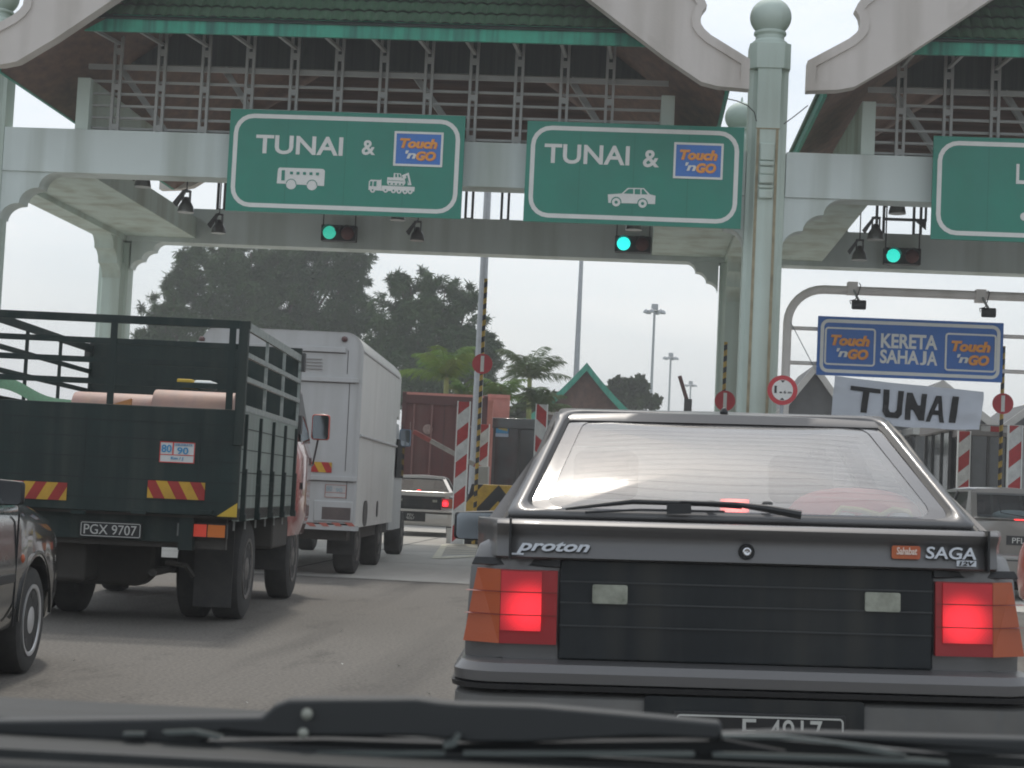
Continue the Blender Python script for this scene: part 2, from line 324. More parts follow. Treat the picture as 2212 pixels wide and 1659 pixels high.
for px, py in ((705, 1420), (722, 1437), (737, 1365), (542, 1524), (113, 1563), (660, 1405), (985, 1320), (930, 1500), (860, 1440), (140, 1430)):
    g = ground(px, py)
    for q in range(1):
        a = rr.random()*3; s = rr.uniform(.005, .011); c = Vector((g.x+rr.uniform(-.05, .05), g.y+rr.uniform(-.05, .05), .006))
        m.add([c+Vector((math.cos(a+k*1.57)*s*(1+.8*(k % 2)), math.sin(a+k*1.57)*s, .004*(k % 3))) for k in range(4)], [(0, 1, 2, 3)])
tag(m.build('litter', WHITE), 'tiny pale scraps of litter scattered on the grey asphalt', 'litter', kind='stuff')

# ================================================================== TOLL PLAZA
Y1, Y2, ZB1, ZT1, ZB2 = 27.36, 34.89, 5.976, 6.704, 5.90
XP = 1.96; XL = pix(14, 200, Y1).x - .31; S = XP-XL; YG = Y1-1.6
ZT2 = pix(430, 455, Y2).z
def arcs(w, h, n=3, m=6):
    p = []
    for i in range(n):
        ax, az, bx, bz = w*(1-i/n), -h*i/n, w*(1-(i+1)/n), -h*(i+1)/n
        for k in range(m+1):
            t = math.pi/2*k/m; p.append((ax-(ax-bx)*math.sin(t), bz+(az-bz)*math.cos(t)))
    return p
def bracket(mb, x, z, w, h, side, y0, y1, axis='y'):
    a = [(x+side*u, z+v) for u, v in arcs(w, h)]
    poly = [(x, z)] + a + [(x+side*0, z-h-.02)]
    b = (x, z+.05); poly = [b] + [(x+side*w, z+.05)] + a + [(x, z-h)]
    mb.prism(poly, y0, y1, axis)
def gp(px, py, Y=YG): q = pix(px, py, Y); return q.x, q.z
XM = (XP+XL)/2
# right-hand half of the ornamental gable, relative to the module's centre line
inner_lo = [gp(1433, 130), gp(1514, 185), gp(1549, 194)]
outer = [gp(1514, -2), gp(1521, 9), gp(1526, 21), gp(1516, 34), gp(1512, 48), gp(1513, 60), gp(1520, 71), gp(1534, 84), gp(1618, 136)]
endp = [gp(1616, 200)]
SL = .73
topo = (XM, outer[0][1] + .95*(outer[0][0]-XM)*.80 + .2); topi = (XM, inner_lo[0][1] + SL*(inner_lo[0][0]-XM))
EX = inner_lo[2][0]-XM; EZ = inner_lo[2][1]                         # eave of the main roof
def canopy(cx, label, sides=(-1, 1)):
    t = thing('toll_canopy', label, 'toll canopy', (cx, 0, 0)); hs = S/2
    f = MB(); f.box(-hs+.32, hs-.32, Y1, Y1+.5, ZB1, ZT1)
    for sgn in (-1, 1): bracket(f, sgn*(hs-.31), ZB1+.004, .95, .8, -sgn, Y1+.04, Y1+.46)
    f.build('front_beam', BEAMGREY, t, bevel=.02)
    f = MB(); f.box(-hs+.245, hs-.245, Y2-.25, Y2+.25, ZB2, ZT2)
    for sgn in (-1, 1):
        bracket(f, sgn*(hs-.35), ZB2+.004, .68, .58, -sgn, Y2-.2, Y2+.2)
    f.build('rear_beam', BEAMGREY, t, bevel=.02)
    zsb = 5.62
    for sgn in sides:
        f = MB(); f.box(sgn*hs-.24, sgn*hs+.24, Y1+.3, Y2+.255, zsb+.28, ZT1-.01)
        bracket(f, Y1+.28, zsb+.284, .9, .8, 1, sgn*hs-.2, sgn*hs+.2, 'x'); bracket(f, Y2-.32, zsb+.284, .9, .8, -1, sgn*hs-.2, sgn*hs+.2, 'x')
        f.build('side_beam', PALEGREEN, t, bevel=.02)
    # parapet cheeks standing on the beam
    zc = pix(160, 166, Y1).z
    for sgn in (-1, 1):
        f = MB(); x0 = sgn*(pix(1443, 230, Y1).x-XM); f.box(x0-.11, x0+.11, Y1+.02, Y1+4.0, ZT1, zc); f.build('parapet_cheek', PALEGREEN, t, bevel=.01)
        xc = abs(x0)
        if sgn in sides or sgn < 0: a_, b_ = sorted((sgn*(hs-.245), sgn*(xc-.11))); MB().box(a_, b_, Y1+.505, Y2-.255, 6.0, 6.42).build('side_slab', PALEGREEN, t)
    # frame of paired posts and rails
    zf0 = pix(1012, 90, YG+.35).z; zf1 = pix(1012, 53, YG+.35).z; ztop = pix(610, 84, Y1).z
    x = -(pix(1018, 250, Y1).x-XM); x0 = pix(1018, 250, Y1).x-XM; d = .742
    k = -9
    while k < 9:
        xx = x0+k*d; k += 1
        if abs(xx) > xc-.25: continue
        f = MB()
        for s_ in (-.055, .055):
            f.box(xx+s_-.022, xx+s_+.022, Y1+.1, Y1+.16, ZT1, ztop+.25)
        for zz in (.08, .75, 1.35): f.box(xx-.04, xx+.04, Y1+.105, Y1+.155, ZT1+zz-.05, ZT1+zz+.05)
        f.bar((xx, Y1+.13, ztop-.12), (xx-.02, YG+.42, zf0+.05), .05, .05)
        f.build('frame_post', STEELW, t)
    for i, py in enumerate((158, 190, 217, 243, 269, 292)):
        z = pix(640, py, Y1+.3).z; h = .05 if i == 0 else .022
        MB().box(-xc, xc, Y1+.19, Y1+.25, z-h, z+h*.6).build('rail', STEELW, t)
    for a, b in ((-2.6, -1.7), (.6, 1.6), (-4.4, -3.4), (3.2, 4.1)):
        MB().bar((a, Y1+.5, ztop-.4), (b, Y1+.7, ZT1-.1), .07, .1).build('diagonal_brace', STEELW, t)
    # rear frame posts between rear beam and gable
    k = -9
    zr = pix(1070, 325, Y2).z
    xr0 = pix(1014, 440, Y2).x-XM
    while k < 9:
        xx = xr0+k*d; k += 1
        if abs(xx) > xc-.25: continue
        f = MB()
        for s_ in (-.07, .07): f.box(xx+s_-.025, xx+s_+.025, Y2-.03, Y2+.03, ZT2-.02, zr+.02)
        f.box(xx-.095, xx+.095, Y2-.04, Y2+.04, ZT2-.01, ZT2+.05)
        f.build('rear_frame_post', STEELD, t)
    # rear wall of boards
    zre = EZ-.1
    f = MB(); f.prism([(-xc-.1, zr), (xc+.1, zr), (xc+.1, EZ+SL*(EX-xc)), (0, topi[1]), (-xc-.1, EZ+SL*(EX-xc))], Y2+.06, Y2+.14); f.build('rear_board_wall', SOFFIT, t)
    # upper dark gable lining behind the pent roof
    # ceiling
    MB().box(-xc, xc, Y1+1.3, Y1+1.36, pix(700, 150, Y1+1.3).z, 11.6).build('ribbed_lining', RIB, t)
    # fascia and pent roof
    yf = YG+.35; fx = EX-.15-(zf0-EZ)/SL
    n_ = int(2*(fx+.6)/.24)
    MB().prism([(-fx-.05, zf0), (fx+.05, zf0), (fx-.42, zf1), (-fx+.42, zf1)], yf-.03, yf+.03).build('fascia', FASCIAB, t)
    def tile(u, v):
        X = -fx-.1+u*2*(fx+.1); row = v*14; st = .06*(row-math.floor(row)); y = yf-.12+v*2.7; z = zf1-.03+v*3.1
        return (X, y, z+.045*abs(math.sin(X*math.pi/.235*1)) + .0 - st*.9)
    vs = MB()
    for r_ in range(14):
        vs.grid(lambda u, v, r_=r_: (-fx+.15+u*2*(fx-.15), yf-.12+(r_+v)*2.7/14, zf1-.03+(r_+v*1.0)*3.1/14 - .03*v + .032*abs(math.sin((-fx+u*2*fx)*math.pi/.18))), 400, 1)
    vs.build('tiled_pent_roof', TILE, t)
    MB().add([(-fx, yf-.06, zf1-.07), (fx, yf-.06, zf1-.07), (fx, yf+2.5, zf1+2.8), (-fx, yf+2.5, zf1+2.8)], [(0, 1, 2, 3)]).build('roof_deck', DARKIN, t, solid=.03)
    # main roof slopes with boarded underside and green eave
    for sgn in (-1, 1):
        f = MB(); e = EX+.12
        pts = [(sgn*e, EZ-.02), (sgn*0.0, EZ+SL*EX+.05), (0.0, EZ+SL*EX+.17), (sgn*e, EZ+.10)]
        f.prism(pts, YG+.12, Y2+1.3); f.build('roof_slope', SOFFIT, t)
        g = MB()
        nn = int((Y2+1.3-YG)/.22)
        for q in range(nn):
            y0 = YG+.1+q*.22; g.prism([(sgn*(e+.10), EZ+.13), (sgn*(e-.0), EZ+.14), (sgn*.02, EZ+SL*EX+.18), (sgn*.02, EZ+SL*EX+.26), (sgn*(e+.10), EZ+.20)], y0+.02, y0+.20)
        g.build('roof_tiles', TILE, t)
        MB().box(min(sgn*(e+.005), sgn*(e+.06)), max(sgn*(e+.005), sgn*(e+.06)), YG+.12, Y2+1.3, EZ-.03, EZ+.13).build('eave_board', FASCIA, t)
    # ornamental gable boards, front and back
    for yb, nm in ((YG-.2, 'front_gable_board'), (Y2+1.35, 'rear_gable_board')):
        for sgn in (-1, 1):
            P = [(topi[0], topi[1])] + inner_lo + endp + outer[::-1] + [topo]
            poly = [(sgn*(x_-XM), z_) for x_, z_ in P]
            f = MB(); f.prism(poly, yb, yb+.22)
            ip = inset(poly, .13); n_ = len(poly); f.build(nm, CREAM, t, bevel=.012)
            g = MB(); yy = yb-.035
            g.add([(a, yy, b) for a, b in poly]+[(a, yy, b) for a, b in ip]+[(a, yb+.01, b) for a, b in poly]+[(a, yb+.01, b) for a, b in ip],
                  [(k, (k+1) % n_, n_+(k+1) % n_, n_+k) for k in range(n_) if k != n_-1]+[(k, (k+1) % n_, 2*n_+(k+1) % n_, 2*n_+k) for k in range(n_)]+[(n_+k, n_+(k+1) % n_, 3*n_+(k+1) % n_, 3*n_+k) for k in range(n_)])
            g.build(nm.replace('board', 'moulding'), CREAM, t)
    return t
RIB = mat('ribbed_dark_sheet', (.035, .05, .045), .7, var=.5, scale=20, sc=(1, .02, .02))
FASCIAB = mat('green_fascia_board', (.03, .27, .18), .6, var=.18, scale=3, streak=((.012, .10, .08), .95, 9))
canopy(XM, 'toll canopy over the truck lanes, cream ornamental gable above the two whole green signs')
canopy(XM+S, 'right toll canopy with its cream gable cut off by the frame, behind the cropped sign', (1,))
RUST = mat('rust_stained_joint', (.30, .26, .17), .85, var=.3, scale=5)
def pillar(x, y, label, ztop, front=True, dome=True):
    t = thing('domed_pillar', label, 'pillar', (x, y, 0), 0, 'domed pillars of the toll plaza'); w_ = .31
    f = MB(); f.box(-.19, .19, -.31, .31, 0, ztop-.02); f.box(-.31, .31, -.19, .19, 0, ztop-.02); f.lathe([(.335, 0), (.335, ztop-.45)], n=8, ph=math.pi/8)
    f.build('shaft', PALEGREEN, t, bevel=.008)
    f = MB()
    if dome: f.prism([(-.33, -.22), (-.22, -.33), (.22, -.33), (.33, -.22), (.33, .22), (.22, .33), (-.22, .33), (-.33, .22)], ztop-.42, ztop, 'z'); (dome and f.lathe([(.30, ztop), (.29, ztop+.06), (.235, ztop+.1), (.23, ztop+.17), (.265, ztop+.2), (.26, ztop+.24)], n=32)); dome and f.build('capital', PALEGREEN, t, bevel=.01)
    if not dome:
        return t
    pr = [(.19, 0)]
    for k in range(1, 16):
        a = -1.05+k*(1.45+1.05)/15; pr.append((.335*math.cos(a), .29+.31*math.sin(a)))
    pr += [(.03, .61), (.02, .68), (.004, .72)]
    MB().lathe(pr, (0, 0, ztop+.2), 40).build('dome', PALEGREEN, t, smooth=50)
    if front:
        zt = pix(1650, 282, Y1).z; f = MB()
        for sx in (-.15, .15): f.box(sx-.022, sx+.022, -.323, -.311, .3, zt)
        f.box(-.19, .19, -.318, -.311, zt, zt+.02)
        f.build('stained_joint', RUST, t)
        f = MB()
        for (a, b, pr_) in ((312, 350, .05), (352, 362, .08), (363, 380, .05), (381, 400, .09), (402, 410, .05), (412, 432, .07)):
            f.box(-.115, .115, -.31-pr_, -.31, pix(1650, b, Y1).z, pix(1650, a, Y1).z-.004)
        f.build('corbel_moulding', PALEGREEN, t, bevel=.02, seg=3)
    return t
zt = pix(1661, 84, Y1-.3).z
pillar(XP, Y1+.2, 'pale green pillar with a dome on top, between the two cream gables', zt)
pillar(XP, Y2, 'rear domed pillar, only its dome peeping out over the right corner of the car sign', zt-.0, False)
pillar(XL, Y1+.2, 'pale green pillar at the left edge with its dome in the top left corner', zt)
pillar(XL, Y2, 'slim pale green column standing behind the open green truck', ZB2-.01, False, False)
pillar(XP+S, Y1+.2, 'pale green pillar beyond the right edge', zt)
def island(px0, Yn, label, x=None):
    pass
# ---- overhead signs
YS = Y1-.32
def P2(px, py, Y=YS): q = pix(px, py, Y); return q.x, q.z
def poly(mb, pts, Y, d0=.006, d1=.0): mb.prism([P2(a, b, Y) for a, b in pts], Y-d0, Y-d1)
def circ(mb, px, py, r, Y, d=.006, n=20, d1=0):
    c = P2(px, py, Y); rr = r*Y/FPX; mb.prism([(c[0]+rr*math.cos(2*math.pi*k/n), c[1]+rr*math.sin(2*math.pi*k/n)) for k in range(n)], Y-d, Y-d1)
def txt(s, xa, xb, yc, h, Y, m, parent, bold=.02, shear=0, name='lettering', slope=.045, d=.006):
    """text between image columns xa and xb, centred on row yc at its middle"""
    w_ = xb-xa; A = P2(xa, yc-slope*w_/2, Y); B = P2(xb, yc+slope*w_/2, Y); C = P2((xa+xb)/2, yc, Y); hh = h*Y/FPX/2
    return letters(s, A[0], B[0], C[1]-hh, C[1]+hh, Y-.003, m, parent, name, bold, shear, depth=d)
def wrect(xa, xb, ya, yb, Y):
    xm, ym = (xa+xb)/2, (ya+yb)/2
    return P2(xa, ym-.045*(xb-xa)/2, Y)[0], P2(xb, ym+.045*(xb-xa)/2, Y)[0], P2(xm, yb, Y)[1], P2(xm, ya, Y)[1]
def logo(xa, xb, ya, yb, Y, parent, plate=True):
    x0, x1, z0, z1 = wrect(xa, xb, ya, yb, Y); w_, h = x1-x0, z1-z0; l = MB()
    if plate: l.box(x0, x1, Y-.008, Y, z0, z1)
    p = l.build('logo_panel', LOGOBLUE, parent) if plate else None
    par = p or parent
    b = MB(); ring(b, x0, x1, z0, z1, .01 if plate else .06, w_*(.045 if plate else .035), Y-.014, Y-.004); b.build('logo_border', SIGNWHITE, par)
    q = Y-.010
    for dx, dz, m, dd in ((.008, -.008, LOGORED, .004), (0, 0, ORANGE, .010)):
        letters('Touch', x0+w_*(.12+dx), x0+w_*(.88+dx), z0+h*(.52+dz), z0+h*(.80+dz), q, m, par, 'logo_lettering', .045, .22, depth=dd)
        letters('GO', x0+w_*(.46+dx), x0+w_*(.86+dx), z0+h*(.17+dz), z0+h*(.44+dz), q, m, par, 'logo_lettering', .05, .2, depth=dd)
    letters("'n", x0+w_*.24, x0+w_*.46, z0+h*.22, z0+h*.45, q, SIGNWHITE, par, 'logo_lettering', .03, .2, depth=.01)
SEAMG = mat('sign_seam', (.010, .13, .095), .6)
def board(x0, x1, z0, z1, label, w_=.07, rad=.32, Y=YS, m=None, name='lane_sign'):
    t = thing(name, label, 'lane sign', (0, 0, 0), 0, 'green overhead lane signs' if name == 'lane_sign' else None)
    MB().box(x0, x1, Y, Y+.05, z0, z1).build('panel', m or SIGNGREEN, t)
    b = MB(); ring(b, x0+.07, x1-.07, z0+.07, z1-.07, rad, w_, Y-.006, Y-.001); b.build('border', SIGNWHITE, t)
    if w_ > .06:
        for u in (.25, .5, .75): MB().box(x0+(x1-x0)*u-.004, x0+(x1-x0)*u+.004, Y-.0005, Y+.001, z0+.01, z1-.01).build('panel_seam', SEAMG, t)
    f = MB()
    for u in (.2, .8): f.box(x0+(x1-x0)*u-.04, x0+(x1-x0)*u+.04, Y+.05, Y+.30, z0+.05, z1-.1)
    f.build('backing_rail', GALV, t); return t
def origin(t, x, y, z):                              # move a thing's base without moving its parts
    for ch in t.children: ch.location = Vector(ch.location)-Vector((x, y, z))
    t.location = (x, y, z)
x0, x1, z0, z1 = -6.70, -2.875, P2(750, 464)[1], P2(758, 243)[1]
t = board(x0, x1, z0, z1, 'left green sign reading TUNAI with a bus and a loaded low truck pictogram')
txt('TUNAI', 553, 741, 314, 42, YS, SIGNWHITE, t); txt('&', 782, 811, 319, 33, YS, SIGNWHITE, t); logo(851, 957, 285, 360, YS, t)
def bus_icon(t):
    f = MB(); poly(f, [(601, 365), (604, 362), (698, 365), (702, 369), (700, 402), (598, 396), (600, 372)], YS); circ(f, 629, 398, 11.5, YS, .009); circ(f, 674, 400, 11.5, YS, .009)
    o = f.build('pictogram', SIGNWHITE, t)
    g = MB()
    for x in (627, 641, 655, 669, 683): poly(g, [(x, 370+(x-600)*.035), (x+6.5, 370.2+(x-600)*.035), (x+6, 376+(x-600)*.035), (x-.3, 375.8+(x-600)*.035)], YS, .014, .011)
    poly(g, [(609, 368), (616, 368), (615, 390), (608, 390)], YS, .014, .011)
    for x, y in ((629, 398), (674, 400)):
        c = P2(x, y); 
        for k in range(20):
            a, b = math.pi*k/20-.1, math.pi*(k+1)/20-.1; r1, r2 = 10.2*YS/FPX, 11.8*YS/FPX
            g.add([(c[0]+r*math.cos(q), YS-.0145, c[1]+r*math.sin(q)) for r, q in ((r1, a), (r2, a), (r2, b), (r1, b))], [(0, 1, 2, 3)])
    g.build('pictogram_opening', SIGNGREEN, o)
bus_icon(t)
f = MB()
poly(f, [(796, 410), (797, 392), (801, 388), (822, 389), (824, 386), (824, 412)], YS); poly(f, [(825, 401), (896, 404), (895, 414), (824, 412)], YS)
for x, y in ((805, 411), (833, 411), (850, 412), (862, 413), (875, 414), (886, 414)): circ(f, x, y, 5.6, YS, .010, 14)
poly(f, [(837, 383), (874, 385), (876, 395), (872, 401), (839, 400), (836, 396)], YS, .008); poly(f, [(851, 374), (866, 375), (868, 385), (850, 384)], YS, .007)
poly(f, [(868, 379), (883, 373), (889, 400), (881, 400), (880, 383), (872, 388)], YS, .009)
o = f.build('pictogram', SIGNWHITE, t); g = MB()
poly(g, [(800, 392), (805, 392), (804, 402), (799, 402)], YS, .014, .011); poly(g, [(808, 392), (814, 392), (813, 403), (807, 402)], YS, .014, .011); poly(g, [(854, 376), (858, 376), (858, 383), (854, 383)], YS, .014, .011); poly(g, [(861, 376.5), (864, 376.5), (866, 383), (861, 383)], YS, .014, .011)
for x, y in ((842, 397), (851, 397.5), (860, 398), (868, 398.5), (805, 411), (833, 411), (850, 412), (862, 413), (875, 414), (886, 414)): circ(g, x, y, 2.1, YS, .015, 8, .012)
poly(g, [(838, 389), (872, 391), (872, 392), (838, 390)], YS, .014, .011); poly(g, [(877, 380), (880, 379), (884, 396), (883, 397)], YS, .014, .011)
g.build('pictogram_opening', SIGNGREEN, o)
x0, x1, z0, z1 = -1.874, 1.576, P2(1366, 486)[1], P2(1374, 268)[1]
t = board(x0, x1, z0, z1, 'right green sign reading TUNAI with a single car pictogram, beside the domed pillar')
txt('TUNAI', 1176, 1360, 334, 43, YS, SIGNWHITE, t); txt('&', 1389, 1424, 343, 38, YS, SIGNWHITE, t); logo(1455, 1562, 309, 387, YS, t)
f = MB(); poly(f, [(1313, 420), (1343, 418), (1356, 406), (1391, 406.5), (1404, 420), (1416, 423), (1415, 441), (1314, 438)], YS)
o = f.build('pictogram', SIGNWHITE, t); g = MB()
poly(g, [(1347, 418), (1358, 408.5), (1368, 408.5), (1368, 419)], YS, .011, .0075); poly(g, [(1371, 408.7), (1383, 408.7), (1383, 420), (1371, 419.6)], YS, .011, .0075); poly(g, [(1386, 409), (1390, 409), (1399, 420), (1386, 420)], YS, .011, .0075)
for x, y in ((1331, 436.5), (1388, 439.5)): circ(g, x, y, 11.5, YS, .0085, 20, .0075)
g.build('pictogram_opening', SIGNGREEN, o); g = MB()
for x, y in ((1331, 437), (1388, 440)): circ(g, x, y, 9.2, YS, .012, 20, .009)
g.build('pictogram_wheel', SIGNWHITE, o); g = MB()
for x, y in ((1331, 437), (1388, 440)): circ(g, x, y, 3.6, YS, .015, 12, .013)
g.build('pictogram_hub', SIGNGREEN, o)
x0 = P2(2014, 400)[0]
t = board(x0, x0+3.45, P2(2100, 519)[1], P2(2100, 296)[1], 'green sign cut off by the right edge of the frame, showing the letter L')
txt('L', 2195, 2216, 376, 43, YS, SIGNWHITE, t)
f = MB(); circ(f, 2213, 468, 9, YS, .008); poly(f, [(2205, 462), (2240, 463), (2240, 470), (2205, 469)], YS); f.build('pictogram', SIGNWHITE, t)
# ---- lane signals
GREENLIT = mat('green_signal_lens', (.02, .3, .25), .3, emis=(.03, .78, .62), es=1.0, var=.3, scale=30)
GREENLIT2 = mat('bright_green_signal_lens', (.02, .35, .3), .3, emis=(.03, .95, .85), es=1.15, var=.3, scale=30)
GREENDIM = mat('dim_green_signal_lens', (.02, .3, .2), .3, emis=(.03, .42, .30), es=1.0, var=.3, scale=30)
REDDIM = mat('unlit_red_lens', (.10, .025, .02), .3)
def signal(px, py, m, label):
    Y = Y2-.62; c = P2(px, py, Y); t = thing('lane_signal', label, 'traffic light', (c[0], Y, c[1]), 0, 'lane signals under the rear beam'); w_, h = .36, .165
    MB().box(-w_, w_, 0, .22, -h, h).build('housing', BLACKP, t, bevel=.015)
    for sx, mm, nm in ((-.185, m, 'green_lens'), (.185, REDDIM, 'red_lens')):
        MB().lathe([(.135, -.02), (.125, -.045), (.07, -.065), (.01, -.07)], (sx, .02, 0), 28, 'y').build(nm, mm, t, smooth=60)
        v = MB()
        for k in range(14):
            a, b = R(5+k*170/14), R(5+(k+1)*170/14)
            v.add([(sx+.145*math.cos(a), 0, .145*math.sin(a)), (sx+.145*math.cos(b), 0, .145*math.sin(b)), (sx+.145*math.cos(b), -.16, .145*math.sin(b)), (sx+.145*math.cos(a), -.16, .145*math.sin(a))], [(0, 1, 2, 3)])
        v.build('visor', BLACKP, t, solid=.006)
    for sx in (-.33, .33): MB().box(sx-.012, sx+.012, .06, .084, h, 1.25).build('hanger', STEELD, t)
signal(731, 503, GREENDIM, 'lane signal with a green lens, hanging below the sign with the bus')
signal(1367, 527, GREENLIT2, 'lane signal with a bright green lens, hanging below the sign with the car')
signal(1950, 553, GREENLIT, 'lane signal with a green lens, right of the domed pillar')
# ---- bell-shaped lamps
BELL = mat('aluminium_bell', (.16, .16, .155), .3, metal=.75, var=.3, scale=6)
BELLIN = mat('lamp_diffuser', (.5, .5, .48), .4)
def bell(px, py, wpx, label, rod):
    Y = max(28.3, .285*FPX/wpx); c = P2(px, py, Y); r = .142; t = thing('bell_lamp', label, 'hanging lamp', (c[0], Y, c[1]), 0, 'bell lamps hanging under the canopy')
    MB().lathe([(r, 0), (r*.98, .03), (r*.86, .11), (r*.55, .185), (r*.35, .20), (r*.3, .26), (.02, .27)], n=28).build('bell_shade', BELL, t, smooth=60)
    MB().lathe([(r*.93, .012), (r*.5, .022), (.01, .026)], n=24).build('diffuser', BELLIN, t)
    f = MB()
    for sx in (-.06, .06): f.box(sx-.008, sx+.008, -.05, .05, .17, .36)
    f.box(-.07, .07, -.05, .05, .35, .38); f.prism([(-.07, .36), (.0, .40), (-.17, .10), (-.22, .16)], -.06, .06)
    f.build('ballast_bracket', STEELD, t)
    MB().tube([(0, 0, .37), (0, 0, .37+rod)], .012, 6).build('drop_rod', STEELD, t)
for px, py, w_, lb, rod in ((308, 404, 40, 'bell lamp tucked up under the front beam, nearest the left edge', .5), (401, 459, 37, 'bell lamp midway down the row of three on the left', .8),
        (472, 504, 32.5, 'bell lamp lowest in the row of three on the left, beside the bus sign', 1.2), (901, 520, 32.5, 'bell lamp hanging alone below the low truck pictogram', .8),
        (859, 476, 32.5, 'bell lamp almost hidden by the lower edge of the bus sign', .7), (1369, 497, 36, 'bell lamp directly above the signal under the car sign', .8), (1891, 518, 37, 'bell lamp in the middle of the three right of the domed pillar', .9),
        (1856, 562, 33.5, 'bell lamp lowest of the three right of the domed pillar', 1.3), (1938, 462, 39, 'bell lamp highest of the three right of the domed pillar', .4)):
    bell(px, py, w_, lb, rod)
f = thing('bracket_arm', 'dark steel hanging bracket above the signal right of the domed pillar', 'bracket', (P2(1950, 470, 33)[0], 33, P2(1950, 470, 33)[1]))
g = MB(); g.box(-.35, .45, 0, .06, -.06, -.01); g.prism([(.25, -.06), (.45, -.06), (.45, -.22)], .01, .05); g.box(.42, .46, 0, .06, -.06, .35); g.box(-.37, -.33, 0, .06, -.06, .35); g.build('arm', STEELD, f)
# loose cables strung from the gables to the domed pillar
for pts, lb in (([(1553, 200), (1570, 213), (1592, 218), (1615, 228), (1630, 243), (1634, 262)], 'loose black cable drooping from the left gable to the domed pillar'), ([(1693, 268), (1715, 252), (1745, 228)], 'thin cable from the domed pillar up to the right canopy eave')):
    W_ = [pix(a, b, Y1-.16) for a, b in pts]; o = MB().tube(W_, .009, 6).build('cable', STEELD); tag(o, lb, 'cable')
# ================================================================== VEHICLES
def paint(name, col, metal=.35, rough=.32, coat=.7, **k): return mat(name, col, rough, metal, var=k.pop('var', .06), scale=1.5, coat=coat, **k)
GREYP = paint('grey_metallic_paint', (.118, .115, .115), .25, .38, .35); GREYD = paint('grey_metallic_paint_dusty', (.12, .12, .125), rough=.42, coat=.4)
BLACKPAINT = paint('black_paint', (.012, .013, .013), .1, .25, 1); SILVERP = paint('silver_paint', (.48, .465, .44), .2); WHITEP = paint('white_car_paint', (.55, .55, .53), 0)
TAUPEP = paint('taupe_metallic_paint', (.21, .20, .185), .5); REDP = paint('red_car_paint', (.42, .055, .03), .1); PINKP = paint('faded_red_paint', (.50, .20, .17), 0)
GLASSREAR = glass('rear_window_glass', .25, (.93, .94, .94), .06, .14, (.62, .62, .62), .06)
GLASSDARK = glass('tinted_glass', -.05, (.05, .055, .055), .03, .02)
GLASSCLEAR = glass('car_glass', .10, (.6, .65, .65), .03, .06)
SEAL = mat('black_rubber_seal', (.012, .012, .013), .5)
SEATF = mat('grey_seat_fabric', (.16, .16, .17), .9, var=.15, scale=20); DARKTRIM = mat('dark_trim', (.03, .03, .032), .75, var=.2)
GARN = mat('black_garnish', (.010, .012, .014), .5, var=.25, scale=4, col2=(.022, .026, .028), coat=0, spec=.3, streak=((.045, .043, .038), .6, 10))
BUMP = mat('grey_bumper_plastic', (.125, .124, .120), .6, var=.25, scale=3, streak=((.13, .12, .105), .5, 14))
PLATE = mat('black_plate', (.012, .012, .013), .4); PLATECH = mat('plate_characters', (.50, .50, .47), .5)
AMBER = lens('amber_lens', (.40, .070, .012)); REDLENS = lens('red_lens', (.30, .012, .015))
MIRR = mat('mirror_glass', (.34, .38, .42), .05, metal=1, var=.02); MIRRD = mat('dark_reflection_glass', (.10, .105, .11), .25, metal=.6, var=.1)  # MIRRD: the dark reflection is painted into the glass colour
RIMM = mat('silver_hubcap', (.50, .50, .50), .38, metal=.5, var=.12, scale=8)
def wheel(par, x, y, r, wd=.18, side=1, hub=RIMM, name='wheel', rim=.64, spokes=5, holes=True):
    o = bpy.data.objects.new(name, None); COL.objects.link(o); o.parent = par; o.location = (x, y, r); o.empty_display_size = .1
    MB().lathe([(r*rim, -wd*.46), (r*.86, -wd*.5), (r*.965, -wd*.42), (r, -wd*.28), (r, wd*.28), (r*.965, wd*.42), (r*.86, wd*.5), (r*rim, wd*.46)], (0, 0, 0), 40, 'x').build('tyre', RUBBER, o, smooth=40)
    q = r*rim
    m = MB(); m.lathe([(q, side*wd*.44), (q*1.0, side*wd*.50), (q*.9, side*wd*.49), (q*.84, side*wd*.40), (q*.3, side*wd*.47), (q*.2, side*wd*.5), (.01, side*wd*.5)], (0, 0, 0), 40, 'x')
    m.build('rim', hub, o, smooth=35)
    if holes:
        h = MB()
        for k in range(spokes):
            a = 2*math.pi*k/spokes+.3
            for s_ in (-.14, .14):
                u, v = math.cos(a+s_), math.sin(a+s_)
            pts = [(q*.80*math.cos(a-.26), q*.80*math.sin(a-.26)), (q*.83*math.cos(a), q*.83*math.sin(a)), (q*.80*math.cos(a+.26), q*.80*math.sin(a+.26)), (q*.62*math.cos(a+.12), q*.62*math.sin(a+.12)), (q*.58*math.cos(a), q*.58*math.sin(a)), (q*.62*math.cos(a-.12), q*.62*math.sin(a-.12))]
            h.prism(pts, side*wd*.455, side*wd*.474, 'x')
        h.build('rim_slot', BLACKP, o)
    return o
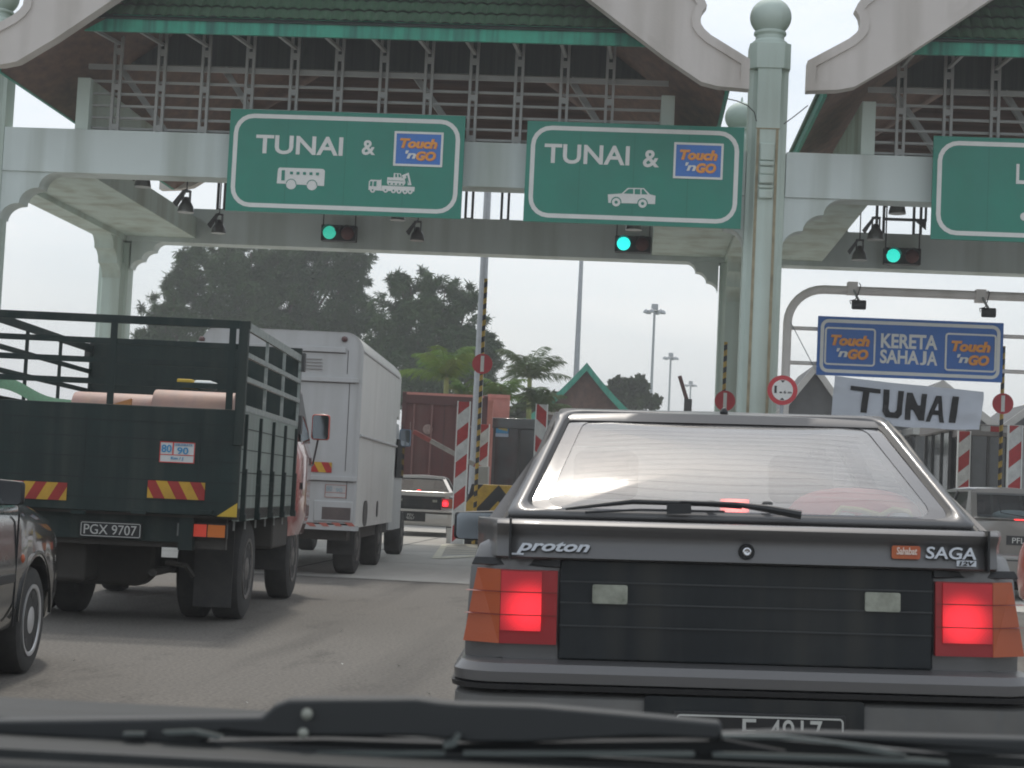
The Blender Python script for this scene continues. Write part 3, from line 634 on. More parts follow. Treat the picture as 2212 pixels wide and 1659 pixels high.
def body_shell(L, W, zb, zbelt, wheels, wr, hood=None, tail=.0, rearz=None):
    """lower body: sections along y with wheel arches cut in; hood = (y where the bonnet starts, nose height)"""
    ys = [0, .03, .10, .25]; y = .35
    while y < L-.35: ys.append(y); y += .05
    ys += [L-.3, L-.18, L-.06, L]; secs = []
    for y in ys:
        hw = W/2*(1-.17*max(0, (1-y/.14))**2.2-.16*max(0, (y-(L-.6))/.6)**2)
        top = zbelt
        if hood and y > hood[0]:
            u = (y-hood[0])/(L-hood[0]); top = zbelt-.01-(zbelt-hood[1])*(u**1.8)
        b = zb+.06*max(0, 1-y/.2)+.05*max(0, (y-(L-.3))/.3)
        P = [(0, b), (hw*.86, b), (hw*.965, b+.07), (hw*.995, b+.2), (hw, (b+top)/2+.02), (hw*.985, top-.10), (hw*.955, top-.03), (hw*.90, top), (hw*.5, top+.018), (0, top+.025)]
        zz = 0
        for wy in wheels:
            d = abs(y-wy)
            if d < wr: zz = max(zz, wr*.93+math.sqrt(wr*wr-d*d)*1.0-.015)
        if zz > 0: P = [(x, max(z, min(zz, top-.08))) for x, z in P]
        secs.append([(x, y, z) for x, z in P] + [(-x, y, z) for x, z in P[-2:0:-1]])
    return MB().loft(secs)
def greenhouse(t, pm, gh, glass_side, glass_rear, interior=True, ymir=None, tail=None):
    """gh: rear base (y,hw), rear roof (y,hw), front roof (y,hw), screen base (y,hw), belt z, roof z"""
    (ya, wa), (yb, wb), (yc, wc), (yd, wd), z0, z1 = gh
    rf = MB(); secs = []
    for k in range(9):
        u = k/8; y = yb-.02+(yc-yb+.04)*u; hw = (wb+(wc-wb)*u); c = .022*math.sin(math.pi*min(1, max(0, u)))
        secs.append([(-hw, y, z1-.045), (-hw*.985, y, z1-.018+c*.5), (-hw*.86, y, z1+c), (0, y, z1+.022+c), (hw*.86, y, z1+c), (hw*.985, y, z1-.018+c*.5), (hw, y, z1-.045), (hw*.9, y, z1-.06), (-hw*.9, y, z1-.06)])
    rf.loft(secs).build('roof', pm, t, smooth=50)
    for sg in (-1, 1):
        A = Vector((sg*wa, ya, z0)); B = Vector((sg*wb, yb, z1-.03)); C_ = Vector((sg*wc, yc, z1-.03)); D = Vector((sg*wd, yd, z0))
        def top(y): u = (y-yb)/(yc-yb); return B.lerp(C_, u)
        def bot(y): u = (y-ya)/(yd-ya); return A.lerp(D, u)
        def panel(pts, nm, m, th, off=0):
            mb = MB(); n = (pts[1]-pts[0]).cross(pts[2]-pts[0]).normalized()
            if n.x*sg < 0: n = -n
            mb.add([p+n*off for p in pts]+[p+n*(off-th) for p in pts], [tuple(range(len(pts))), tuple(range(2*len(pts)-1, len(pts)-1, -1))]+[(i, (i+1) % len(pts), len(pts)+(i+1) % len(pts), len(pts)+i) for i in range(len(pts))])
            return mb.build(nm, m, t)
        ymid = ya+(yd-ya)*.50; cw = .36
        panel([A, bot(ya+cw), top(yb+.14), B], 'rear_pillar', pm, .05, .0)
        panel([bot(ymid-.04), bot(ymid+.05), top(yb+(yc-yb)*.52+.04), top(yb+(yc-yb)*.52-.04)], 'door_pillar', SEAL, .05, .001)
        panel([bot(yd-.10), D, C_, top(yc-.05)], 'front_pillar', pm, .05)
        panel([bot(ya+cw), bot(ymid-.04), top(yb+(yc-yb)*.52-.04), top(yb+.14)], 'side_window', glass_side, .006, -.012)
        panel([bot(ymid+.05), bot(yd-.10), top(yc-.05), top(yb+(yc-yb)*.52+.04)], 'side_window', glass_side, .006, -.012)
    def sheet(y0, w0, y1, w1, nm, m, ins=.04, off=0, zz0=None, zz1=None, bow=.02):
        mb = MB(); a = z0 if zz0 is None else zz0; b = z1-.04 if zz1 is None else zz1
        mb.grid(lambda u, v: ((2*u-1)*((w0+(w1-w0)*v)-ins), y0+(y1-y0)*v+(bow if y0 > y1 else -bow)*(1-(2*u-1)**2)*1, a+(b-a)*v+off), 10, 6)
        return mb.build(nm, m, t, smooth=60)
    sheet(yd, wd, yc, wc, 'windscreen', GLASSCLEAR)
    if glass_rear: sheet(ya, wa, yb, wb, 'rear_window', glass_rear, ins=.07)
    # frame strips round the rear window
    if glass_rear:
        f = MB(); f.bar((-wa, ya, z0), (wa, ya, z0), .05, .05); f.bar((-wb+.01, yb, z1-.045), (wb-.01, yb, z1-.045), .05, .05)
        for sg in (-1, 1): f.bar((sg*(wa-.035), ya, z0), (sg*(wb-.035), yb, z1-.045), .075, .03)
        f.build('rear_window_frame', pm, t)
    if interior:
        i = MB(); i.box(-wa*.93, wa*.93, ya+.1, yd-.05, z0-.50, z0-.46); i.build('cabin_floor', DARKTRIM, t)
        for x in (-.36, .36): 
            s = MB(); s.box(x-.24, x+.24, ya+1.35, ya+1.85, z0-.45, z0-.28); s.prism([(x-.24, z0-.3), (x+.24, z0-.3), (x+.21, z0+.08), (x-.21, z0+.08)], ya+1.20, ya+1.32); s.box(x-.12, x+.12, ya+1.18, ya+1.27, z0+.09, z0+.27)
            s.build('front_seat', SEATF, t, bevel=.04, seg=3)
        s = MB(); s.box(-.60, .60, ya+.50, ya+.95, z0-.45, z0-.30); s.box(-.60, .60, ya+.42, ya+.56, z0-.3, z0+.08); s.build('rear_seat', SEATF, t, bevel=.05, seg=3)
def mirror(t, x, y, z, sg, pm, w=.20, h=.13, mm=None):
    m = bpy.data.objects.new('door_mirror', None); COL.objects.link(m); m.parent = t; m.location = (x+sg*.10, y, z)
    s = MB(); s.loft([[(sg*(-w/2+.0), .02, -h/2), (sg*w/2, .02, -h/2+.012), (sg*w/2*.98, .02, h/2-.01), (sg*-w/2, .02, h/2)], [(sg*(-w/2+.01), .09, -h/2+.015), (sg*w/2*.8, .09, -h/2+.03), (sg*w/2*.8, .09, h/2-.03), (sg*-w/2+.01*sg, .09, h/2-.015)]])
    s.bar((sg*-w/2, .05, -.02), (sg*(-w/2-.06), .05, -.03), .05, .05); s.build('mirror_housing', pm, m, bevel=.018, seg=3)
    MB().prism([(sg*a, b) for a, b in rrect(-w/2+.018, w/2-.018, -h/2+.018, h/2-.018, .02)], .010, .019).build('mirror_glass', mm or MIRR, m)
    return m
def plate(t, x0, x1, z0, z1, y, s, tx=(.09, .91), border=True, name='number_plate'):
    o = MB().box(x0, x1, y, y+.012, z0, z1).build(name, PLATE, t, bevel=.003); w_ = x1-x0; h = z1-z0
    if border: b = MB(); ring(b, x0+.008, x1-.008, z0+.008, z1-.008, .012, .0045, y-.003, y+.001); b.build('plate_border', PLATECH, o)
    if isinstance(s, str): s = [(s, tx[0], tx[1], .2, .8)]
    for q in s: letters(q[0], x0+w_*q[1], x0+w_*q[2], z0+h*q[3], z0+h*q[4], y-.001, PLATECH, o, 'plate_characters', .0, depth=.004)
    return o
def hatch(fr, label, pm, cat='car', hero=False, plate_txt=None, glow=3.2, name='hatchback_car', lower=None, bumpm=None):
    t = thing(name, label, cat, fr.o, fr.h); t.rotation_euler = (0, -fr.tilt, fr.h); L = 4.05; W = 1.62; zbelt = .95
    body_shell(L, W, .25, zbelt, (.78, 3.18), .335, (3.0, .70)).build('body', pm, t, smooth=38)
    greenhouse(t, pm, ((.20, .765), (.80, .548), (2.15, .54), (2.98, .70), zbelt+.02, 1.336), GLASSDARK if not hero else GLASSCLEAR, None if hero else GLASSDARK)
    for sx in (-1, 1):
        for y in (.78, 3.18): wheel(t, sx*(W/2-.10), y, .285, .165, sx)
        mirror(t, sx*.775, 2.62, .925, sx, BLACKP, .235, .15)
    # bumper: stepped section swept round the corners
    def sweep(prof, nm, m, hw=W/2+.012, back=-.115, r=.13, run=.55, par=t, bev=.008):
        path = [(-hw, run, 0)] + [(-hw+r-r*math.cos(a), back+r-r*math.sin(a), a) for a in [math.pi/2*k/6 for k in range(7)]]
        path += [(-x, y, math.pi-a) for x, y, a in path[::-1]]; secs = []
        for i, (x, y, a) in enumerate(path):
            nx, ny = -math.cos(a), -math.sin(a)
            if i == 0: nx, ny = -1, 0
            if i == len(path)-1: nx, ny = 1, 0
            secs.append([(x+nx*d, y+ny*d, z) for d, z in prof])
        return MB().loft(secs).build(nm, m, par, smooth=35)
    bo = sweep([(-.10, .24), (-.03, .245), (.0, .30), (.006, .42), (.0, .505), (-.01, .512), (-.10, .515)], 'bumper', bumpm or BUMP)
    sweep([(-.02, .525), (.010, .527), (.012, .541), (-.02, .543)], 'rub_strip', SEAL, par=bo)
    sweep([(-.12, .545), (.004, .547), (.006, .575), (-.012, .597), (-.14, .604)], 'bumper_top', pm, par=bo)
    # dark garnish between the lamps
    y0 = -.012; g = MB(); g.box(-.532, .532, y0, .10, .603, .888)
    g.build('garnish', GARN, t, bevel=.006); g = MB()
    for z in (.825, .765, .70): g.box(-.53, .53, y0-.004, y0, z-.002, z+.002)
    g.build('garnish_ridge', mat('garnish_ridge_plastic', (.035, .038, .04), .4), t)
    for sx in (-1, 1):
        lamp = MB(); x0, x1, x2 = .537, .70, .805
        def lens_box(a, b, ya, yb, z0, z1): return MB().add([(sx*a, ya, z0), (sx*b, yb, z0), (sx*(b-.035*(b > .75)), yb+.01, z1), (sx*a, ya+.01, z1), (sx*a, .12, z0), (sx*b, .16, z0), (sx*(b-.035*(b > .75)), .16, z1), (sx*a, .12, z1)], [(0, 1, 2, 3), (4, 5, 6, 7), (0, 4, 7, 3), (1, 5, 6, 2), (0, 1, 5, 4), (3, 2, 6, 7)])
        br = lens('lit_brake_lens', (.42, .012, .02), glow, (1, .025, .04), (sx*.615, y0, .74), .115, 210)
        o = lens_box(x0, x1, y0-.012, y0-.006, .645, .854).build('tail_lamp', REDLENS, t)
        lens_box(x0+.02 if sx > 0 else x0+.045, x1-.002, y0-.016, y0-.010, .682, .850).build('brake_lens', br, o)
        lens_box(x1, x2, y0-.008, y0+.055, .645, .854).build('indicator_lens', AMBER, o)
        m = MB()
        for z in (.725, .79): m.add([(sx*x0, y0-.0185, z), (sx*x1, y0-.0125, z), (sx*x1, y0-.0125, z+.003), (sx*x0, y0-.0185, z+.003)], [(0, 1, 2, 3)]); m.add([(sx*x1, y0-.0105, z), (sx*x2, y0+.0525, z), (sx*(x2-.01), y0+.055, z+.003), (sx*x1, y0-.0105, z+.003)], [(0, 1, 2, 3)])
        m.build('lens_rib', mat('lens_rib_plastic', (.16, .02, .015), .4), o)
        m = MB(); m.add([(sx*.53, y0-.008, .865), (sx*(x2-.02), y0+.06, .865), (sx*(x2-.03), y0+.065, .885), (sx*.53, y0-.004, .885)], [(0, 1, 2, 3)]); m.build('lamp_gasket', SEAL, o, solid=.01)
        MB().prism(rrect(sx*.387-.05, sx*.387+.05, .765, .819, .006), y0-.010, y0-.002).build('reversing_lamp', mat('reversing_lens', (.20, .21, .17), .3, col2=(.36, .37, .31), scale=25), t)
    # boot lid edge / spoiler lip
    lip = []
    n = 24
    for k in range(n+1):
        u = -1+2*k/n; x = u*.778; ybk = -.055+.26*(max(0, abs(u)-.86)/.14)**2.2; e = .0
        lip.append([(x, ybk+.20, .993), (x, ybk+.05, 1.000), (x, ybk+.012, .997), (x, ybk-.002, .986), (x, ybk+.004, .972), (x, ybk+.022, .958), (x, ybk+.026, .948), (x, ybk+.020, .920), (x, ybk+.012, .893), (x, ybk+.03, .886), (x, ybk+.20, .888)])
    MB().loft(lip).build('spoiler_lip', pm, t, smooth=40)
    if not hero:
        MB().box(-.05, .05, .24, .27, 1.0, 1.03).build('high_brake_lamp', lens('lit_high_brake_lens', (.4, .01, .01), 3, (1, .04, .03), (0, .24, 1.015), .06), t)
        if plate_txt: plate(t, -.25, .0, .36, .50, -.13, plate_txt, border=False)
        MB().prism(rrect(-.30, .20, .33, .53, .01), -.1245, -.118).build('plate_recess', GARN, t)
    return t
# ---- the grey hatchback right in front
hf = Frame(1625, 1210, 4.90, 1190, 0, R(1.15))
hero = hatch(hf, 'dark grey hatchback with lit brake lamps filling the lower right, directly in front of us', GREYP, hero=True, glow=1.5)
def hp(px, py, y=0): return hf.p(px, py, y)
# hatch door frame and window
zt_ = 1.345; ya, za, yb, zb_ = .185, 1.0, .80, 1.322
def RW(x, v, off=0):                                   # point on the sloping rear window plane; v 0 bottom .. 1 top
    w0 = .0; bow = .07*(1-(x/.7)**2)
    n = Vector((0, -(zb_-za), (yb-ya))).normalized()
    cv = .10*v*(1-v)
    return Vector((x, ya+(yb-ya)*v-bow*.6-cv*.48, za+(zb_-za)*v+bow*.25+cv*.88)) + n*off
def wshape(hb, ht, v0, v1, r=.07, n=6):
    pts = []                                            # rounded trapezoid in (x,v)
    cor = [(-hb, v0), (hb, v0), (ht, v1), (-ht, v1)]
    for i in range(4):
        p = Vector((*cor[i], 0)); a = Vector((*cor[i-1], 0)); b = Vector((*cor[(i+1) % 4], 0)); sc = Vector((1, .72, 1))
        da = (a-p); db = (b-p); la = Vector((da.x*1, da.y*.72, 0)).length; lb = Vector((db.x, db.y*.72, 0)).length
        A = p+da*(r/la); B = p+db*(r/lb)
        for k in range(n+1):
            t = k/n; q = A*(1-t)**2+p*2*t*(1-t)+B*t*t; pts.append((q.x, q.y))
    return pts
def sheet_between(P, Q, offp, offq, nm, m, par, solid=0):
    mb = MB(); n = len(P); vs = [RW(a, b, offp) for a, b in P]+[RW(a, b, offq) for a, b in Q]
    mb.add(vs, [(i, (i+1) % n, n+(i+1) % n, n+i) for i in range(n)]); return mb.build(nm, m, par, smooth=50, solid=solid)
O1 = wshape(.69, .535, -.02, 1.05, .018); O2 = wshape(.642, .510, .012, .972, .07); O3 = wshape(.578, .455, .045, .918, .07)
door = sheet_between(O1, O2, .012, .016, 'hatch_door', GREYP, hero, .02)
sheet_between(wshape(.703, .547, -.03, 1.065, .015), O1, .0, .008, 'hatch_gap', SEAL, hero)
sheet_between(O2, wshape(.630, .499, .022, .957, .07), .020, .012, 'window_seal', SEAL, door)
def winfill(P, off, nm, m, par):
    mb = MB(); c = len(P); rows = 12; vs = []; fs = []
    for k in range(rows+1):
        t = k/rows
        for (a, b) in P: vs.append(RW(a*(1-t), .48+(b-.48)*(1-t), off))
    for k in range(rows):
        for i in range(c): fs.append((k*c+i, k*c+(i+1) % c, (k+1)*c+(i+1) % c, (k+1)*c+i))
    mb.add(vs, fs); return mb.build(nm, m, par, smooth=60)
winfill(wshape(.630, .499, .022, .957, .07), .006, 'rear_window', GLASSREAR, door)
sheet_between(wshape(.630, .499, .022, .957, .07), O3, .009, .008, 'window_border', mat('ceramic_border', (.10, .10, .105), .12, coat=1), door)
m = MB()
for k in range(13):
    v = .16+k*.052; hw = .55-.15*v
    for i in range(24):
        a, b = -hw+2*hw*i/24, -hw+2*hw*(i+1)/24; m.add([RW(a, v, .0075), RW(b, v, .0075), RW(b, v+.0016, .0075), RW(a, v+.0016, .0075)], [(0, 1, 2, 3)])
m.build('heater_line', mat('heater_line_print', (.42, .42, .41), .6), door)
# roof rails / gutters
for sg in (-1, 1): MB().tube([(sg*.705, .17, .985), (sg*.635, .38, 1.115), (sg*.570, .66, 1.285), (sg*.550, .80, 1.338), (sg*.548, 1.2, 1.358), (sg*.545, 2.1, 1.352)], .011, 8).build('roof_gutter', SEAL, hero)
m = MB()
for k in range(18):
    u = -1+2*k/17
m.loft([[(x, .71-.02*(1-(x/.55)**2), 1.318), (x, .735-.02*(1-(x/.55)**2), 1.338+.010*(1-(x/.55)**2)), (x, .86, 1.350+.016*(1-(x/.55)**2)), (x, .86, 1.315)] for x in [-.54+1.08*i/20 for i in range(21)]])
m.build('roof_edge', GREYP, hero, smooth=40)
MB().lathe([(.012, 0), (.014, .008), (.008, .02), (.002, .024)], (.005, .76, 1.352), 12).build('washer_nozzle', BLACKP, hero)
m = MB(); m.tube([(.16, 1.55, 1.38), (.10, 1.36, 1.46)], .006, 6)
# high brake lamp and stoppers
x_, z_ = hp(1590, 1092, .27)
hb = MB().box(x_-.043, x_+.043, .30, .33, z_-.021, z_+.019).build('high_brake_lamp', lens('lit_high_brake_lens', (.5, .05, .05), 4.5, (1, .12, .10), (x_, .30, z_), .07, 150), hero)
for px, py in ((1533, 1080), (1653, 1082)):
    x_, z_ = hp(px, py, .23); v = (z_-za)/(zb_-za); c = RW(x_, v-.14, .012)
    MB().lathe([(.016, 0), (.016, .004), (.012, .009), (.002, .010)], (c.x, c.y-.004, c.z), 20, 'z').build('spoiler_bolt', STEELD, door)
# wiper on the rear window
w1 = [RW(hp(1215, 1105)[0]+.01, -.01, .03), RW(-.32, .03, .035), RW(-.10, .02, .035), RW(.0, .0, .035)]
m = MB(); m.tube(w1, [.004, .008, .008, .005], 8); m.bar(RW(-.22, -.01, .03), RW(-.15, -.005, .03), .03, .03)
m.tube([RW(-.18, .02, .04), RW(-.02, .0, .045), RW(.07, -.025, .045), RW(.17, -.05, .04)], [.005, .007, .011, .013], 8); m.tube([RW(-.46, -.015, .02), RW(-.3, .0, .022), RW(-.05, -.005, .022)], .004, 6)
m.build('rear_wiper', BLACKP, door)
# seats, cushion and toys on the parcel shelf
MB().box(-.55, .55, .30, .72, .925, .945).build('parcel_shelf', DARKTRIM, hero)
PINKC = mat('pink_cushion_cloth', (.75, .13, .15), .9, var=.1, scale=10, emis=None); CREAMC = mat('pale_blue_cushion_cloth', (.65, .72, .74), .9); YELC = mat('yellow_cushion_trim', (.75, .68, .25), .9)
def blob(cx, cy, cz, rx, ry, rz, e=2.4):
    mb = MB(); 
    def f(u, v):
        a = (v-.5)*math.pi; b = u*2*math.pi
        pw = lambda q: math.copysign(abs(q)**(2/e), q)
        return (cx+rx*pw(math.cos(a))*pw(math.cos(b)), cy+ry*pw(math.cos(a))*pw(math.sin(b)), cz+rz*pw(math.sin(a)))
    return mb.grid(f, 24, 14)
x_, z_ = hp(1850, 1054, .56); cz = z_-.10
o = blob(x_, .58, cz, .215, .09, .10).build('cushion', PINKC, None, smooth=80); o.location = hf.o; o.rotation_euler = (0, -hf.tilt, hf.h)
tag(o, 'plump pink cushion lying behind the rear window of the dark grey hatchback', 'cushion')
MB().tube([(x_-.09, .49, cz+.0), (x_-.06, .478, cz+.035), (x_-.0, .472, cz+.03), (x_+.06, .472, cz+.015), (x_+.10, .476, cz+.035), (x_+.15, .488, cz+.03), (x_+.17, .50, cz-.01)], .009, 8).build('cushion_piping', YELC, o, smooth=60)
for xx, zz, rr_ in ((-.045, -.005, .038), (.025, -.008, .042), (.075, -.012, .03), (.125, .0, .038)): blob(x_+xx, .49, cz+zz, rr_, .025, .027).build('cushion_patch', CREAMC, o, smooth=60)
# boot panel: badges, lock
def htxt(s, xa, xb, ya_, yb_, m, par, y, bold, shear, nm, dd=.006):
    xm, ym = (xa+xb)/2, (ya_+yb_)/2
    X0, _ = hp(xa, ym, y); X1, _ = hp(xb, ym, y); Z0 = hp(xm, yb_, y)[1]; Z1 = hp(xm, ya_, y)[1]
    letters(s, X0, X1, Z0, Z1, y, m, par, nm, bold, shear, depth=dd); return X0, X1, Z0, Z1
BADGE = mat('silver_badge', (.60, .63, .68), .35, metal=.4)
yb_ = -.043
htxt('proton', 1117, 1276, 1172, 1200, PLATE, hero, yb_+.003, .035, .35, 'badge_shadow', .004)
X0, X1, Z0, Z1 = htxt('proton', 1115, 1274, 1170, 1198, BADGE, hero, yb_-.001, .028, .35, 'badge')
MB().box(X0-.012, X0+.022, yb_-.004, yb_+.002, Z0-.003, Z0+.002).build('badge_tail', BADGE, hero)
htxt('SAGA', 2001, 2110, 1184, 1210, PLATE, hero, yb_+.003, .035, .1, 'badge_shadow', .004)
htxt('SAGA', 1999, 2108, 1182, 1208, BADGE, hero, yb_-.001, .015, .1, 'badge')
X0, Z0 = hp(2066, 1224, yb_); X1, Z1 = hp(2108, 1211, yb_)
o = MB().box(X0, X1, yb_-.005, yb_+.003, Z0+.001, Z1-.001).build('badge_plate', BADGE, hero); letters('12V', X0+.006, X1-.005, Z0+.003, Z1-.003, yb_-.006, PLATE, o, 'badge_lettering', .03, .2, depth=.003)
X0, Z0 = hp(1926, 1205, yb_); X1, Z1 = hp(1988, 1180, yb_)
o = MB().prism(rrect(X0, X1, Z0-.002, Z1, .006), yb_-.003, yb_+.003).build('sticker', mat('red_sticker', (.42, .06, .04), .45, col2=(.45, .14, .04), scale=14), hero)
letters('Sahabat', X0+.013, X1-.01, Z0+.010, Z1-.004, yb_-.004, mat('sticker_print', (.75, .60, .52), .5), o, 'sticker_lettering', .02, .1, depth=.003)
x_, z_ = hp(1613, 1192, yb_); m = MB(); m.lathe([(.023, 0), (.021, -.006), (.018, -.004), (.014, -.003)], (x_, yb_+.002, z_), 28, 'y'); lk = m.build('boot_lock', SEAL, hero)
MB().lathe([(.013, 0), (.012, -.008), (.009, -.010), (.004, -.009), (.002, -.004)], (x_, yb_-.001, z_), 24, 'y').build('lock_cylinder', CHROME, lk)
for xx in (-.675, .675): MB().box(xx-.003, xx+.003, -.063, .05, .888, 1.001).build('panel_gap', SEAL, hero)
# plate below the bumper
X0, Z1 = hp(1548, 1538, -.13); X1, _ = hp(1828, 1546, -.13); Z1 += .008; Z0 = Z1-.108
plate(hero, X0-.12, X1, Z0, Z1-.008, -.135, [('PF', .06, .16, .15, .85), ('E', .40, .48, .15, .85), ('4917', .55, .86, .15, .85)][1:])
MB().prism(rrect(X0-.20, X1+.05, Z0-.03, Z1+.03, .01), -.128, -.12).build('plate_recess', GARN, hero)
m = MB(); m.tube([(-.60, .02, .60), (-.60, .03, .62)], .006, 6)
# ---- the black car at the left edge
WB = ground(58, 1455)
bf = Frame(58, 1455, 8.7, 990); bf.o = Vector((WB.x, WB.y, 0))-bf.f*3.30-bf.r*.83
t = thing('black_saloon', 'glossy black car at the left edge, only its front wing, wheel and mirror in view', 'car', bf.o, bf.h)
body_shell(4.22, 1.70, .20, .90, (.80, 3.30), .325, (3.02, .66)).build('body', BLACKPAINT, t, smooth=45)
greenhouse(t, BLACKPAINT, ((.45, .72), (1.05, .55), (2.15, .55), (2.98, .71), .90, 1.38), GLASSDARK, GLASSDARK)
for sx in (-1, 1):
    for y in (.80, 3.30): wheel(t, sx*(.85-.10), y, .278, .18, sx, rim=.67)
x_, z_ = bf.p(3, 1064, 2.60); mirror(t, x_-.10, 2.62, z_, 1, BLACKP, .21, .145, MIRRD)
c = bf.s_(48, 1207, .845); o = MB(); o.lathe([(.025, 0), (.022, .006), (.01, .012), (.002, .013)], (.845, c[0], c[1]), 16, 'x').build('side_indicator', AMBER, t)
MB().box(.845, .858, .9, 2.83, .50, .545).build('side_moulding', BLACKP, t, bevel=.004)
MB().box(.843, .852, 2.86, 2.866, .28, .84).build('door_gap', SEAL, t)
a = MB()
for k in range(25):
    th0, th1 = math.pi*k/24, math.pi*(k+1)/24
    if k == 24: break
    a.bar((.846, 3.30+.34*math.cos(th0), .295+.34*math.sin(th0)), (.846, 3.30+.34*math.cos(th1), .295+.34*math.sin(th1)), .016, .012)
a.build('arch_lip', BLACKPAINT, t)
# ---- cars further on
gf = Frame(900, 1120, 38, 1210)
hatch(gf, 'pale silver hatchback with one lit brake lamp showing, half hidden by the white box truck', SILVERP, plate_txt=[('PEV', .2, .75, .55, .95), ('9067', .12, .85, .05, .48)], glow=4, bumpm=SILVERP)
# generic rounded saloon
def saloon(fr, label, pm, name='saloon_car', lit=True, plate_txt=None):
    t = thing(name, label, 'car', fr.o, fr.h)
    body_shell(4.3, 1.68, .24, .98, (.85, 3.3), .335, (3.1, .70)).build('body', pm, t, smooth=45)
    greenhouse(t, pm, ((.10, .70), (.75, .56), (2.2, .56), (3.05, .70), .99, 1.40), GLASSDARK, GLASSCLEAR)
    for sx in (-1, 1):
        for y in (.85, 3.3): wheel(t, sx*.74, y, .29, .175, sx)
        mirror(t, sx*.80, 2.7, 1.02, sx, pm)
        MB().prism([(sx*a, b) for a, b in ((.42, .75), (.44, .84), (.70, .86), (.80, .83), (.80, .76), (.72, .735), (.46, .735))], -.012, .06).build('tail_lamp', lens('lit_tail_lens', (.4, .015, .02), 1.4 if lit else 0, (1, .05, .04), (sx*.62, 0, .80), .1), t)
        MB().prism([(sx*a, b) for a, b in ((.50, .775), (.50, .825), (.60, .83), (.60, .775))], -.018, -.011).build('lamp_insert', mat('pale_lamp_insert', (.45, .42, .40), .4), t)
    s = MB(); s.loft([[(x, -.03+.10*(x/.7)**4, 1.005), (x, -.045+.10*(x/.7)**4, 1.018), (x, .05, 1.035), (x, .05, 1.0)] for x in [-.68+1.36*i/16 for i in range(17)]]).build('boot_spoiler', pm, t, smooth=50)
    MB().box(-.20, .20, -.052, -.04, 1.012, 1.026).build('high_brake_lamp', lens('lit_bar_lens', (.5, .02, .02), 3.5, (1, .04, .04), (0, 0, 1.02), .5), t)
    b = MB(); b.box(-.83, .83, -.10, .3, .30, .58); b.build('bumper', pm, t, bevel=.05, seg=3); b = MB(); b.box(-.835, .835, -.105, .2, .50, .515); b.box(-.60, .60, -.104, .2, .245, .31); b.build('bumper_trim', BLACKP, t)
    plate(t, -.28, .22, .70, .815, -.012, plate_txt or 'PFL', tx=(.14, .45), border=False)
    m = MB(); m.tube([(-.38, .10, 1.28), (-.34, .07, 1.10), (-.05, .06, 1.06)], .006, 6); m.build('rear_wiper', BLACKP, t)
    blob(-.05, .55, 1.05, .28, .12, .09).build('parcel_bag', CREAMC, t, smooth=70)
    return t
saloon(Frame(2222, 1180, 21.5, 1210), 'taupe saloon at the right edge with a lit spoiler lamp and plate beginning PF', TAUPEP)
saloon(Frame(2100, 1120, 36, 1210), 'pale car whose roof just shows between the dark grey hatchback and the taupe saloon', WHITEP, lit=False, plate_txt='PD')
rf_ = Frame(2207, 1220, 15.4, 1170); rf_.o = rf_.o+rf_.r*.96-rf_.f*3.3
t = saloon(rf_, 'orange red car whose front wing just enters at the right edge', REDP, lit=False, plate_txt='PG')
fv = Frame(1345, 1120, 20, 1210); t = thing('small_van', 'faded pink van whose rounded shoulder peeps past the left edge of the dark grey hatchback', 'van', fv.o, fv.h); H_ = fv.p(1190, 908)[1]
sec = []
for y, q, hh in ((0, .93, -.12), (.08, .98, -.04), (.4, 1, 0), (2.9, 1, 0), (3.6, .95, -.7)):
    P = [(0, .3), (.78*q, .3), (.81*q, .9), (.76*q, H_-.22+hh), (.66*q, H_-.06+hh), (.5*q, H_+hh), (0, H_+.03+hh)]; sec.append([(x, y, z) for x, z in P]+[(-x, y, z) for x, z in P[-2:0:-1]])
MB().loft(sec).build('body', PINKP, t, smooth=50); MB().prism(rrect(-.56, .56, 1.15, H_-.30, .08), -.02, .0).build('rear_window', GLASSDARK, t)
for sg in (-1, 1):
    MB().prism(rrect(sg*.66-.06, sg*.66+.06, .62, .95, .02), -.03, .0).build('tail_lamp', REDLENS, t)
    for y in (.6, 2.9): wheel(t, sg*.70, y, .28, .17, sg)
MB().box(-.78, .78, -.10, .02, .32, .52).build('bumper', BLACKP, t, bevel=.03)
# ================================================================== TRUCKS
TG = mat('dark_green_paint', (.011, .023, .021), .6, var=.3, scale=2.5, bump=.08, bscale=30, streak=((.045, .05, .042), .5, 9), spec=.3)
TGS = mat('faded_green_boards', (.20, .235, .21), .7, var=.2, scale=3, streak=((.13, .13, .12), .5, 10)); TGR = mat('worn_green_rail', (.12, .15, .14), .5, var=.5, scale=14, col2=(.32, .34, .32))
UND = mat('grimy_underbody', (.042, .038, .033), .85, var=.3, scale=5); HUBD = mat('dusty_wheel_hub', (.12, .11, .10), .7, var=.5, scale=15)
HZR = stripes('hazard_plate_right', (.33, .022, .018), (.52, .30, .025), 3.6, 1.75, off=.2); HZL = stripes('hazard_plate_left', (.33, .022, .018), (.52, .30, .025), 3.6, -1.75, off=.15)
YELP = mat('yellow_paint', (.50, .33, .03), .6); TIRE2 = RUBBER
gt = Frame(231, 1000, 12.0, 1120)
G = lambda px, py, y=0: gt.p(px, py, y)
t = thing('stake_truck', 'dark green open truck with railed sides carrying pink rolls, plate PGX 9707', 'truck', gt.o, gt.h)
HW = G(518, 1000)[0]; ZB, ZT, ZR = G(500, 1117)[1], G(500, 885)[1], G(520, 693)[1]; BL = 3.0
tg = MB(); tg.box(-HW, HW, 0, .04, ZB, ZT); gate = tg.build('tailgate', TG, t, bevel=.006)
g = MB()
for zy in (910, 947, 990, 1035, 1078): z = G(300, zy)[1]; g.box(-HW+.01, HW-.01, -.003, .0005, z-.003, z+.003)
